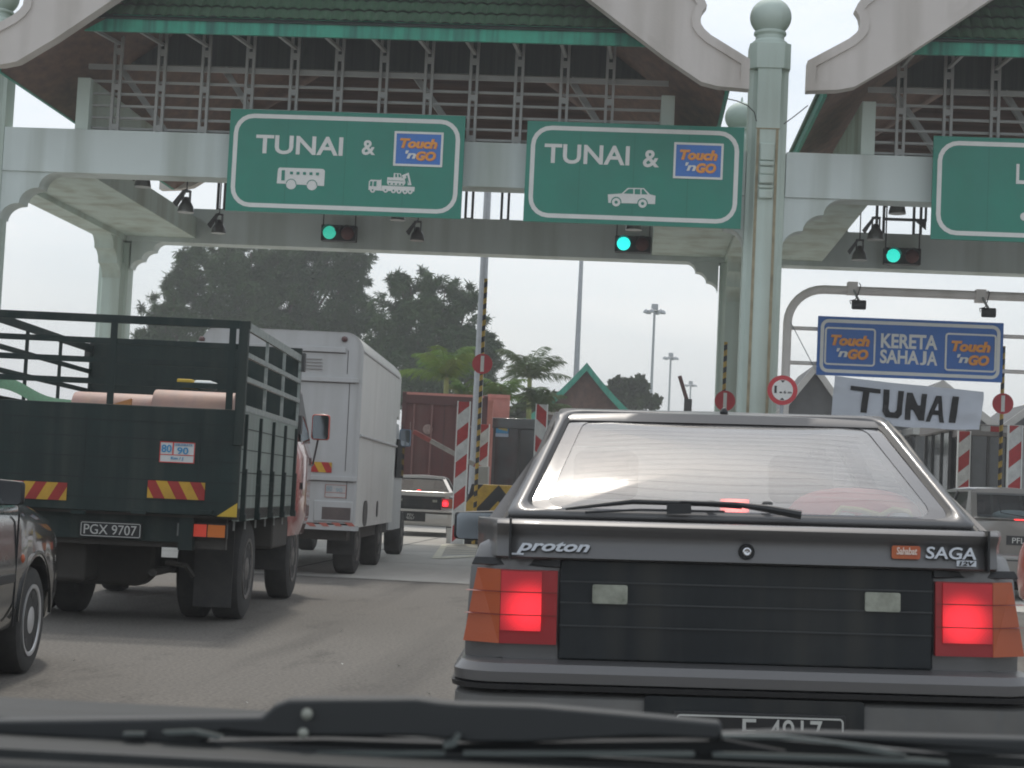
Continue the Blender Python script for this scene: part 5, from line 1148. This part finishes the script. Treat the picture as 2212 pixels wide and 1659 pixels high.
# booths
BOOTHW = mat('booth_wall', (.16, .15, .145), .7, var=.2, scale=2); BOOTHD = mat('dark_booth_glass', (.025, .03, .033), .15, var=.3, coat=.5)
def booth(px0, px1, pyt, Y, label, L_=3.2, roofm=None):
    a, b = pix(px0, 1000, Y), pix(px1, 1000, Y); zt = pix((px0+px1)/2, pyt, Y).z; cx = (a.x+b.x)/2; w_ = (b.x-a.x)/2; t = thing('toll_booth', label, 'toll booth', (cx, Y, 0))
    MB().box(-w_, w_, 0, L_, .1, 1.15).build('lower_wall', BOOTHW, t); MB().box(-w_+.03, w_-.03, .03, L_-.03, 1.151, zt-.25).build('glazing', BOOTHD, t)
    f = MB()
    for x in (-w_, -w_*.1, w_-.06): f.box(x, x+.06, -.01, .05, 1.15, zt-.25)
    for y in (1.0, 2.2, L_-.06): f.box(-w_-.01, -w_+.05, y, y+.06, 1.15, zt-.25); f.box(w_-.05, w_+.01, y, y+.06, 1.15, zt-.25)
    f.build('frame', STEELD, t); MB().box(-w_-.12, w_+.12, -.2, L_+.15, zt-.25, zt).build('roof_slab', BOOTHW if not roofm else roofm, t, bevel=.02)
    f = MB(); f.box(-w_*.6, -w_*.2, .6, 1.2, 1.1, 1.9); f.box(w_*.1, w_*.7, .5, 1.1, 1.1, 2.0); f.build('equipment', mat('beige_equipment', (.30, .25, .23), .6), t)
    return t
t = booth(1062, 1182, 905, 41, 'dark glazed booth with a blue and yellow poster, beside the red container', roofm=BOOTHD)
pf = Frame(1071, 1000, 52, 1040); tb = thing('pink_box_lorry', 'faded pink box body peeking out right of the red container', 'lorry', pf.o, pf.h); hw_ = pf.p(1097, 950)[0]; zp = pf.p(1075, 853)[1]
MB().box(-hw_, hw_, 0, 6, 1.0, zp).build('box_body', CRS, tb, bevel=.02); f = MB(); f.box(-hw_-.01, hw_+.01, -.03, 0, zp-.10, zp+.01); f.box(hw_-.07, hw_+.01, -.03, 0, 1, zp-.1); f.build('edge_frame', CRS, tb); f = MB(); f.box(-hw_*.9, hw_*.9, .2, 8, .5, 1.0); f.build('chassis', UND, tb)
for sg in (-1, 1): wheel(tb, sg*hw_*.8, 1.2, .42, .25, sg, HUBD, holes=False)
MB().box(-hw_, hw_, 6.2, 7.8, .6, 2.4).build('cab', CRS, tb, bevel=.1)
Yb_ = 40.9; o = None
x0, x1, z0, z1 = wrect(1072, 1099, 907, 936, Yb_); P = MB().box(x0, x1, Yb_-.03, Yb_-.01, z0, z1).build('poster', mat('poster_blue', (.04, .20, .42), .5, col2=(.05, .28, .50), scale=6)); P.parent = t; P.location = Vector((0, 0, 0))-t.location
q = MB().prism([(x0+.04, z0+.10), (x1-.02, z0+.05), (x1-.03, z0+.12), (x0+.12, z1-.06), (x0+.16, z0+.16)], Yb_-.036, Yb_-.029).build('poster_shape', mat('poster_yellow', (.45, .36, .10), .5), P)
MB().box(x0-.005, x1+.005, Yb_-.034, Yb_-.012, z0-.085, z0-.005).build('poster_caption', mat('caption_pale', (.32, .38, .48), .5), P)
p = pix(1061, 870, 40); t = thing('pink_post', 'faded pink square post beside the dark booth', 'post', (p.x, 40, 0)); MB().box(-.05, .05, -.05, .05, 0, p.z).build('shaft', CRS, t); MB().box(-.065, .065, -.065, .065, p.z, p.z+.05).build('cap', CRS, t)
booth(1975, 2045, 925, 60, 'far pale booth with bright windows, under the left half of the banner', roofm=STEELW)
booth(2048, 2080, 908, 40, 'narrow dark booth immediately left of the striped board under the banner'); booth(2094, 2178, 918, 38.5, 'wide dark booth between the two right-hand striped boards')
Yq = 70; x0, x1, z0, z1 = wrect(1990, 2046, 962, 1012, Yq); t = board(x0, x1, z0, z1, 'small far green sign under the banner reading TUN', .05, .1, Yq, name='far_lane_sign'); t['category'] = 'sign'
A = P2(2003, 978, Yq); B = P2(2030, 978, Yq); letters('TUN', A[0], B[0], A[1]-.17, A[1]+.02, Yq-.01, SIGNWHITE, t)
# gabled roofs of the plaza beyond
def gable(px, py, Y, half, slope, label, dep=8, drop=None, m=None, barge=None, zwall=None, thickb=.16, flare=0, wm=None):
    p = pix(px, py, Y); t = thing('gabled_roof_house', label, 'building', (p.x, Y, 0)); n = 8
    def zf(u): return p.z-slope*half*(u**(1-.0) if not flare else (u*(1+flare)-flare*u*u*1.0))
    prof = [(half*k/n, zf(k/n)) for k in range(n+1)]
    for sg in (-1, 1):
        f = MB(); f.prism([(sg*x, z+.0) for x, z in prof]+[(sg*x, z-.12) for x, z in prof[::-1]], .02, dep); f.build('roof', m or TILE, t)
        f = MB(); f.prism([(sg*x, z+.03) for x, z in prof]+[(sg*x, z-thickb*1.9) for x, z in prof[::-1]], -.1, .0); f.build('barge_board', barge or FASCIA, t)
    ze = prof[-1][1]; 
    MB().prism([(-half*.93, ze), (half*.93, ze), (0, p.z-.25)], .3, .36).build('gable_wall', wm or SOFFIT2, t)
    MB().box(-half*.8, half*.8, .25, .34, ze+.30, ze+.42).build('tie_beam', CREAM, t)
    MB().box(-half*.85, half*.85, .5, dep-.3, 0, ze+.1).build('walls', WALLD, t)
    return t
SOFFIT2 = mat('brown_gable_boards', (.10, .055, .04), .8, var=.4, scale=5); WALLD = mat('shaded_wall', (.06, .07, .068), .8, var=.4, scale=1); GREYR = mat('grey_sheet_roof', (.065, .068, .07), .7, var=.2); PALEB = mat('pale_barge_paint', (.36, .35, .33), .7)
t = gable(1268, 785, 70, 2.5, .98, 'small building with a green barge boarded gable and upturned peak, beyond the hatchback roof', flare=.25, dep=9)
gable(1762, 786, 58, 2.0, 1.35, 'dark gabled toll roof with pale edges, left of the banner', m=GREYR, barge=PALEB, dep=6, wm=GREYR); gable(2036, 822, 62, 3.0, .75, 'dark gabled toll roof peeping over the banner', m=GREYR, barge=PALEB, dep=6, wm=GREYR)
gable(2232, 870, 66, 1.6, .8, 'pale gabled toll roof cut by the right edge', m=GREYR, barge=PALEB, dep=6, wm=GREYR)
# ---- blue gantry
YB_ = 30.5; t = thing('pipe_gantry', 'cream pipe gantry with rounded corner carrying the blue sign', 'gantry', (pix(1695, 900, YB_).x, YB_, 0)); ox = t.location.x
PIPE = mat('cream_pipe_paint', (.72, .68, .65), .5, var=.06, scale=2, streak=((.50, .44, .40), .4, 3)); c = pix(1698, 780, YB_); zt = pix(1950, 632, YB_).z; r = .62; x0 = c.x
xR = x0+6.3
pts = [(0, 0, 0), (0, 0, zt-r)]+[(r-r*math.cos(a), 0, zt-r+r*math.sin(a)) for a in [math.pi/2*k/8 for k in range(1, 9)]]+[(xR-x0-r, 0, zt)]+[(xR-x0-r+r*math.sin(a), 0, zt-r+r*math.cos(a)) for a in [math.pi/2*k/8 for k in range(1, 9)]]+[(xR-x0, 0, 0)]
t.location.x = x0; MB().tube([(a, b, q) for a, b, q in pts], .078, 14).build('pipe_frame', PIPE, t, smooth=50)
for py in (716, 791): z = pix(1900, py, YB_).z; MB().tube([(0, 0, z), (xR-x0, 0, z)], .035, 8).build('cross_tube', PIPE, t, smooth=50)
MB().tube([tuple(pix(1702, 685, YB_-.05)-Vector((x0, YB_, 0))), tuple(pix(1762, 800, YB_-.05)-Vector((x0, YB_, 0)))], .008, 5).build('stay_wire', GALV, t)
YT = YB_-.12; x0, x1, z0, z1 = wrect(1765.5, 2166.5, 690, 818, YT)
t = thing('touch_sign', 'blue sign reading KERETA SAHAJA between two orange logos, on the pipe gantry', 'sign', (0, 0, 0))
MB().box(x0, x1, YT, YT+.05, z0, z1).build('panel', SIGNBLUE, t); b = MB(); ring(b, x0+.05, x1-.05, z0+.05, z1-.05, .14, .06, YT-.006, YT-.001); b.build('border', SIGNWHITE, t)
txt('KERETA', 1903, 2025, 738, 31, YT, SIGNWHITE, t, .03); txt('SAHA', 1901, 1985, 771.3, 30, YT, SIGNWHITE, t, .03); txt('J', 1987, 2001, 773.8, 30, YT, SIGNWHITE, t, .03); txt('A', 2002, 2025, 774.7, 30, YT, SIGNWHITE, t, .03)
logo(1781, 1891, 708, 790, YT, t, False); logo(2041, 2152, 721, 803, YT, t, False)
for px, py, lb in ((1855, 657, 'black floodlight clamped to the pipe gantry above the left logo'), (2135, 674, 'black floodlight clamped to the pipe gantry above the right logo')):
    c = pix(px, py, YB_-.3); t = thing('sign_floodlight', lb, 'floodlight', tuple(c), 0, 'floodlights on the pipe gantry')
    MB().loft([[(-.12, -.08, -.07), (.12, -.08, -.07), (.12, -.08, .03), (-.12, -.08, .03)], [(-.125, -.02, -.10), (.125, -.02, -.10), (.13, -.02, .07), (-.13, -.02, .07)], [(-.09, .10, -.07), (.09, .10, -.07), (.09, .10, .07), (-.09, .10, .07)]]).build('housing', BLACKP, t, bevel=.02)
    MB().tube([(0, 0, .06), (-.04, .08, .16), (-.07, .25, .30)], .022, 8).build('stem', STEELW, t); f = MB(); f.box(-.17, .0, .20, .42, .20, .42); f.build('clamp_plate', PIPE, t)
    MB().tube([(-.14, .0, .0), (-.16, -.02, .05), (-.06, .0, .08), (.0, .1, .2), (.05, .2, .36), (.02, .2, .40)], .009, 6).build('cable', BLACKP, t)
# cloth banner
YN = YB_-.22; cs = [pix(1803, 812, YN), pix(2127, 846, YN), pix(2115, 929, YN), pix(1795, 908, YN)]
BAN = mat('white_banner_cloth', (.60, .63, .70), .9, var=.05, scale=2.5)
def bpt(u, v):
    top = cs[0].lerp(cs[1], u); bot = cs[3].lerp(cs[2], u); p = bot.lerp(top, v)
    p = Vector(p); p.z += -.03*math.sin(math.pi*u)*(1-.6*v)+.006*math.sin(u*21)*(1-v); p.y += .035*math.sin(u*9+v*5)+.018*math.sin(u*23-v*8)+.05*abs(u-.5)*math.sin(v*14+u*6)*.5
    return p
t = thing('cloth_banner', 'white cloth banner hand lettered TUNAI, tied below the blue sign', 'banner', (0, 0, 0))
MB().grid(bpt, 70, 24).build('cloth', BAN, t, smooth=80)
def bl(pts_, nm='banner_letter'):
    pass
GL = {'T': [[(0, 1), (1, 1), (1, .82), (.63, .82), (.60, 0), (.40, 0), (.41, .82), (0, .82)]], 'U': [[(0, 1), (.3, 1), (.3, .3), (.4, .2), (.62, .2), (.72, .3), (.72, 1), (1, 1), (1, .16), (.82, 0), (.2, 0), (0, .2)]],
      'N': [[(0, 0), (.28, 0), (.28, .52), (.70, 0), (1, 0), (1, 1), (.74, 1), (.74, .42), (.28, 1), (0, 1)]], 'A': [[(0, 0), (.24, 0), (.36, .28), (.66, .28), (.76, 0), (1, 0), (.66, 1), (.38, 1)]], 'I': [[(0, 0), (1, 0), (1, 1), (0, 1)]]}
INK = mat('black_banner_paint', (.018, .018, .02), .8, var=.3)
for ch, u0, u1, v0, v1 in (('T', .11, .315, .25, .82), ('U', .335, .47, .18, .83), ('N', .49, .625, .17, .81), ('A', .635, .76, .15, .79), ('I', .79, .835, .165, .81)):
    vs = []; 
    poly_ = GL[ch][0]; dense = []
    for i in range(len(poly_)):
        a, b = poly_[i], poly_[(i+1) % len(poly_)]
        for k in range(4): dense.append((a[0]+(b[0]-a[0])*k/4, a[1]+(b[1]-a[1])*k/4))
    bm = bmesh.new(); bm.faces.new([bm.verts.new((a, b, 0)) for a, b in dense]); bmesh.ops.triangulate(bm, faces=bm.faces); bmesh.ops.subdivide_edges(bm, edges=bm.edges, cuts=3, use_grid_fill=True)
    for v in bm.verts: v.co = bpt(u0+(u1-u0)*v.co.x, v0+(v1-v0)*v.co.y)-Vector((0, .022, 0))
    me = bpy.data.meshes.new('banner_letter'); bm.to_mesh(me); bm.free(); me.materials.append(INK); o = bpy.data.objects.new('banner_letter', me); COL.objects.link(o); o.parent = t
    if ch == 'A':
        m = MB(); q = [(.42, .45), (.61, .45), (.53, .72)]; m.add([bpt(u0+(u1-u0)*a, v0+(v1-v0)*b)-Vector((0, .034, 0)) for a, b in q], [(0, 1, 2)]); m.build('letter_counter', BAN, o)
# ---- poles and lights
def pole(px, pyt, Y, r0, r1, label, nm='lamp_pole', head=None, top=None):
    p = pix(px, pyt, Y); t = thing(nm, label, 'light pole', (p.x, Y, 0), 0, 'tall light poles'); z = top or p.z
    MB().tube([(0, 0, 0), (0, 0, z)], [r0, r1], 14).build('shaft', GALV, t, smooth=60)
    MB().lathe([(r0*2, 0), (r0*2, .05), (r0*1.2, .1)], n=12).build('base_plate', STEELD, t)
    k = Y/FPX
    if head:
        f = MB()
        for a in range(6):
            an = a*math.pi/3+.2; x, y = math.cos(an)*head*k*.8, math.sin(an)*head*k*.8
            f.lathe([(.02, .12), (head*k*.18, .02), (head*k*.26, -.16), (.02, -.18)], (x, y, z), 10); f.tube([(0, 0, z), (x, y, z)], .05, 5)
        f.build('lamp_ring', GALV, t); MB().box(-head*k*.30, head*k*.30, -.2, .2, z+.1, z+head*k*.62).build('control_box', GALV, t)
    else: 
        f = MB(); f.tube([(-.9, 0, z), (.9, 0, z)], .05, 6); f.box(-1.2, -.7, -.2, .2, z-.1, z+.05); f.box(.7, 1.2, -.2, .2, z-.1, z+.05); f.build('lamp_heads', GALV, t)
pole(1414, 672, 115, .12, .08, 'tallest of the three slim mast lights in the gap of open sky', head=24); pole(1449, 773, 165, .13, .09, 'middle of the three slim mast lights, right of the tallest', head=17); pole(1492, 832, 220, .14, .10, 'smallest and farthest of the three slim mast lights', head=14)
p = pix(1256, 560, 84); pole(1256, 560, 84, .20, .08, 'thin tapering pole behind the green gabled building', top=p.z+2.5)
p = pix(1047, 550, 46); t0 = pole(1047, 550, 46, .15, .085, 'thick pale pole rising right of the trees, beside the yellow and black pole', top=p.z+4)
Y = 45; a, b = pix(1468, 812, Y), pix(1486, 872, Y); t = thing('raised_arm', 'short dark raised barrier arm against the sky above the hatchback roof', 'barrier arm', (b.x, Y, 0)); MB().bar(b-Vector((b.x, Y, 0)), a-Vector((b.x, Y, 0)), .07, .10).build('arm', mat('dark_red_arm', (.08, .03, .03), .6), t); MB().box(-.1, .1, -.1, .1, .15, b.z+.12).build('hinge_post', STEELD, t)
# ================================================================== TREES
def leafmat(name, c, c2, rough=.7):
    m = mat(name, c, rough, col2=c2, scale=.35, spec=.2); return m
CAS = leafmat('casuarina_foliage', (.022, .056, .022), (.072, .120, .045)); PALMF = leafmat('palm_foliage', (.07, .15, .025), (.22, .34, .07)); PALMD = leafmat('dark_palm_foliage', (.05, .085, .035), (.14, .19, .08)); BUSH = leafmat('bush_foliage', (.022, .04, .012), (.06, .085, .025)); BARK = mat('bark', (.09, .07, .055), .9, var=.3, scale=5, bump=.4)
def tree(name, label, base_px, Y, blobs, nper, lsize, m, seed, group=None, droop=.5, dense=1., fine=.28):
    rr = random.Random(seed); bp = pix(base_px, 1040, Y); t = thing(name, label, 'tree', (bp.x, Y, 0), 0, group)
    W_ = [(pix(a, b, Y)-Vector((bp.x, Y, 0)), r*Y/FPX) for a, b, r in blobs]; top = max(c.z for c, r in W_)
    f = MB(); f.tube([(0, 0, 0), (.1, .1, top*.4), (0, .1, top*.85)], [.38, .26, .08], 10)
    for c, r in W_:
        f.tube([(0, .05, c.z*.55), tuple(Vector((c.x*.6, 0, c.z*.80))), (c.x, 0, c.z+r*.4)], [.12, .07, .03], 6)
    f.build('trunk', BARK, t)
    vs, fs = [], []
    for c, r in W_:
        nc = max(6, int(r*r*9*dense))
        for q in range(nc):
            d = Vector((rr.gauss(0, 1), rr.gauss(0, 1), rr.gauss(0, 1))).normalized()*r*rr.uniform(.35, 1.0)**.6; d.y *= .8
            cc = c+d; cr = r*rr.uniform(.16, .34); fl = rr.uniform(.7, 1.3)
            ax = Vector((rr.uniform(-1, 1), rr.uniform(-1, 1), rr.uniform(-.1, 1.2))).normalized()
            for k in range(nper):
                u = rr.uniform(-1, 1); e = Vector((rr.gauss(0, .42), rr.gauss(0, .42), rr.gauss(0, .42)))*cr*(1-abs(u)*.5)
                p = cc+ax*u*cr*fl+e; dd = Vector((rr.gauss(0, .6), rr.gauss(0, .6), -droop+rr.gauss(0, .5)))+ax*.5; dd.normalize(); L_ = lsize*rr.uniform(.6, 1.3)
                sd_ = dd.cross(Vector((rr.gauss(0, 1), rr.gauss(0, 1), rr.gauss(0, 1)))).normalized()*L_*fine; n = len(vs)
                vs += [p-sd_*.6, p+sd_*.6, p+dd*L_*.6+sd_, p+dd*L_]; fs.append((n, n+1, n+2, n+3))
    me = bpy.data.meshes.new('crown'); me.from_pydata([tuple(v) for v in vs], [], fs); me.materials.append(m); o = bpy.data.objects.new('crown', me); COL.objects.link(o); o.parent = t
    return t
g_ = 'casuarina trees beyond the toll lanes'
tree('casuarina_tree', 'broad dark feathery tree, tallest of the group behind the two trucks', 560, 90, [(430, 575, 52), (395, 610, 40), (470, 560, 45), (540, 570, 62), (600, 580, 62), (660, 575, 55), (720, 560, 50), (765, 560, 42), (762, 600, 34), (500, 640, 75), (600, 660, 85), (700, 650, 75), (420, 660, 55), (760, 680, 55), (560, 740, 75), (680, 760, 80), (380, 690, 40)], 120, .34, CAS, 3, g_, dense=2.6, fine=.12)
tree('casuarina_tree', 'rounded dark tree between the tallest tree and the pale pole', 920, 84, [(862, 614, 28), (885, 640, 45), (850, 690, 50), (925, 610, 32), (960, 650, 50), (1000, 640, 32), (1005, 690, 45), (920, 720, 75), (985, 760, 70), (860, 780, 70), (800, 790, 65), (930, 830, 80), (1040, 740, 38), (1060, 760, 30), (1040, 800, 45)], 120, .32, CAS, 5, g_, dense=2.7, fine=.12)
tree('casuarina_tree', 'low ragged tree at the left end of the group, behind the green truck', 360, 88, [(330, 670, 30), (355, 700, 40), (310, 715, 28), (400, 720, 45), (375, 650, 22), (330, 740, 40), (430, 740, 40)], 110, .32, CAS, 8, g_, dense=2.3, fine=.12)
tree('bush_tree', 'compact round dark green tree right of the green gabled building', 1365, 95, [(1345, 850, 28), (1368, 838, 26), (1390, 850, 25), (1402, 866, 20), (1330, 865, 30), (1370, 875, 35), (1330, 832, 14)], 75, .30, BUSH, 9, dense=3.4, droop=0, fine=.5)
tree('bush_tree', 'dark hedge-like tree low behind the booth and the banner', 1180, 78, [(1130, 900, 40), (1175, 890, 38), (1215, 900, 35), (1100, 930, 40), (1170, 940, 45)], 60, .4, BUSH, 12, dense=2, droop=.2)
def palm(px, py, Y, rpx, label, m, seed, nf=15, trunk=True):
    rr = random.Random(seed); p = pix(px, py, Y); t = thing('palm_tree', label, 'palm tree', (p.x, Y, 0), 0, 'palms by the toll lanes'); H_ = p.z; Rr = rpx*Y/FPX
    f = MB(); f.tube([(0, 0, 0), (.05, 0, H_*.5), (0, 0, H_-.2)], [.16, .11, .08], 10); f.build('trunk', mat('palm_trunk', (.20, .24, .08), .8, var=.3, scale=3), t)
    vs, fs = [], []
    for k in range(nf):
        a = 2*math.pi*k/nf*1.0+rr.uniform(-.25, .25)+k*.8; el = rr.uniform(.1, 1.5); L_ = Rr*rr.uniform(.85, 1.15); pts = []; q = Vector((0, 0, H_-.2)); e = el
        for s_ in range(15): pts.append(q.copy()); q = q+Vector((math.cos(a)*math.cos(e), math.sin(a)*math.cos(e), math.sin(e)))*L_/14; e = el-(el+.5)*((s_+1)/14)**1.8
        for i in range(1, 15):
            A = pts[i-1]; B = pts[i]; d = (B-A).normalized(); sd_ = d.cross(Vector((0, 0, 1)));
            if sd_.length < .1: sd_ = Vector((-math.sin(a), math.cos(a), 0))
            sd_.normalize(); n = len(vs); w0 = .025; vs += [A-sd_*w0, A+sd_*w0, B+sd_*w0*.8, B-sd_*w0*.8]; fs.append((n, n+1, n+2, n+3))
            ll = Rr*.36*math.sin(math.pi*(.12+.82*i/15))
            for s2 in (-1, 1):
                for j in range(3):
                    o = A.lerp(B, j/3); dd = (sd_*s2*.9+d*.55+Vector((0, 0, -.55+rr.uniform(-.35, .45)))).normalized(); tip = o+dd*ll*rr.uniform(.8, 1.1)+Vector((0, 0, -.12*ll)); w_ = d*.013; n = len(vs)
                    vs += [o-w_*.5, o+w_*.5, o.lerp(tip, .55)+w_+Vector((0, 0, .02)), tip]; fs.append((n, n+1, n+2, n+3))
    me = bpy.data.meshes.new('fronds'); me.from_pydata([tuple(v) for v in vs], [], fs); me.materials.append(m); o = bpy.data.objects.new('fronds', me); COL.objects.link(o); o.parent = t
palm(965, 800, 56, 105, 'bright green palm above the red container', PALMF, 2, 17); palm(1145, 800, 60, 95, 'palm standing clear against the sky left of the green gabled building', PALMD, 4, 16)
palm(1085, 850, 58, 80, 'pale green palm between the red discs pole and the sky-lit palm', PALMF, 6, 15); palm(1165, 865, 54, 70, 'low palm touching the left slope of the green gabled building', PALMD, 7, 14); palm(1010, 850, 58, 60, 'low palm partly behind the thick pale pole', PALMF, 11, 14)
# ================================================================== OUR OWN CAR: wipers and cowl under the windscreen
OWN = mat('own_car_paint', (.02, .021, .022), .7, var=.2, spec=.2); WIPB = mat('wiper_black', (.022, .024, .025), .55, var=.2); COWL = mat('cowl_plastic', (.022, .024, .024), .7, var=.3, scale=30); EDGE = mat('wiper_edge_highlight', (.11, .125, .12), .4, metal=.4); BOLT = mat('bright_rivet', (.30, .31, .27), .35, metal=.3)  # EDGE: paler colour standing in for light caught by the wipers
of = Frame(1106, 1500, .95, 1190); of.o.z = 0
def op(px, py, y): return of.p(px, py, y)
def oprof(mb, pts, y0, th): mb.prism([op(a, b, y0) for a, b in pts], y0, y0+th)
t = thing('own_car', 'blurred black cowl and bonnet edge of the car we sit in, along the bottom', 'car', of.o, of.h)
m = MB(); 
za = op(1106, 1650, 0)[1]
m.grid(lambda u, v: (-.9+1.8*u, -.02+.30*v, za-.018+.006*math.sin(v*6)-.06*(u-.5)**2*0+.0*v), 20, 10); m.build('cowl_panel', COWL, t, smooth=60, solid=.01)
m = MB()
for k in range(3): y = .0+.06*k; m.box(-.8, .8, y, y+.006, za-.014, za-.006)
m.build('cowl_rib', COWL, t)
m = MB(); m.grid(lambda u, v: (-.78+1.56*u, .22+.95*v, za-.045-.25*v-.05*(2*u-1)**4), 30, 16); m.build('bonnet', OWN, t, smooth=80, solid=.01)
for y0, pts, nm in ((.10, None, ''),): pass
tw = thing('windscreen_wiper', 'blurred black wiper with two pale rivets and a raised centre bracket, lower left', 'wiper', of.o, of.h, 'our own wipers')
m = MB(); oprof(m, [(-60, 1558), (200, 1554), (565, 1549), (590, 1525), (622, 1512), (700, 1510), (900, 1509), (945, 1516), (990, 1520), (1160, 1525), (1330, 1540), (1560, 1562), (1560, 1600), (1400, 1592), (1250, 1600), (1130, 1606), (1020, 1606), (975, 1600), (900, 1592), (620, 1592), (560, 1588), (480, 1580), (430, 1610), (330, 1614), (200, 1600), (-60, 1612)], .06, .016); m.build('wiper_arm', WIPB, tw, bevel=.002)
m = MB(); oprof(m, [(-60, 1613), (540, 1600), (700, 1598), (960, 1606), (1560, 1600), (1700, 1625), (960, 1640), (560, 1638), (240, 1640), (-60, 1650)], .075, .012); m.build('wiper_blade', mat('wiper_rubber', (.016, .017, .018), .7), tw)
m = MB(); oprof(m, [(-60, 1652), (260, 1634), (560, 1627), (960, 1625), (960, 1633), (560, 1635), (260, 1643), (-60, 1664)], .05, .008); oprof(m, [(1000, 1625), (1500, 1626), (1500, 1634), (1000, 1633)], .05, .008); m.build('blade_highlight', EDGE, tw)  # pale strips painted as the reflected light along the blade
m = MB()
for px, py, r in ((663, 1543, 13), (655, 1584, 12)):
    c = op(px, py, .055); m.lathe([(r*.95/FPX, 0), (r*.9/FPX, -.002), (.001, -.003)], (c[0], .056, c[1]), 20, 'y')
m.build('rivet', BOLT, tw)
m = MB(); oprof(m, [(350, 1580), (420, 1577), (480, 1590), (470, 1598), (420, 1586), (360, 1588)], .05, .006); oprof(m, [(265, 1583), (312, 1583), (312, 1590), (265, 1590)], .05, .006); oprof(m, [(955, 1606), (975, 1600), (985, 1585), (995, 1590), (985, 1612), (960, 1618)], .05, .01); m.build('arm_glint', EDGE, tw)  # pale pieces painted as glints on the arm
tw = thing('windscreen_wiper', 'blurred black wiper crossing below the number plate, lower right', 'wiper', of.o, of.h, 'our own wipers')
m = MB(); oprof(m, [(1530, 1585), (1700, 1580), (2000, 1590), (2300, 1598), (2300, 1635), (2080, 1632), (1900, 1612), (1700, 1592), (1540, 1598)], .07, .014); m.build('wiper_arm', WIPB, tw, bevel=.002)
m = MB(); oprof(m, [(960, 1612), (1200, 1585), (1480, 1580), (1700, 1600), (1990, 1625), (2300, 1640), (2300, 1662), (1990, 1652), (1500, 1634), (1000, 1634)], .09, .012); m.build('wiper_blade', WIPB, tw)
m = MB(); oprof(m, [(1540, 1626), (1990, 1640), (2050, 1646), (2050, 1653), (1990, 1649), (1540, 1635)], .055, .006); oprof(m, [(1560, 1588), (1700, 1590), (1880, 1612), (1960, 1632), (1920, 1632), (1800, 1608), (1680, 1596), (1560, 1594)], .055, .006); m.build('blade_highlight', EDGE, tw)  # highlight of the right wiper, put in as pale strips
# ================================================================== AIR
hz = bpy.data.materials.new('haze'); hz.use_nodes = True; n = hz.node_tree; n.nodes.clear(); o_ = n.nodes.new('ShaderNodeOutputMaterial'); v = n.nodes.new('ShaderNodeVolumePrincipled')
v.inputs['Color'].default_value = (.93, .95, .97, 1); v.inputs['Density'].default_value = .0017; v.inputs['Anisotropy'].default_value = .3; n.links.new(v.outputs[0], o_.inputs['Volume'])
o = MB().box(-262, 262, -8, 702, -1, 34).build('haze', hz); tag(o, kind='stuff'); o['label'] = 'thin pale haze in the air over the toll plaza'
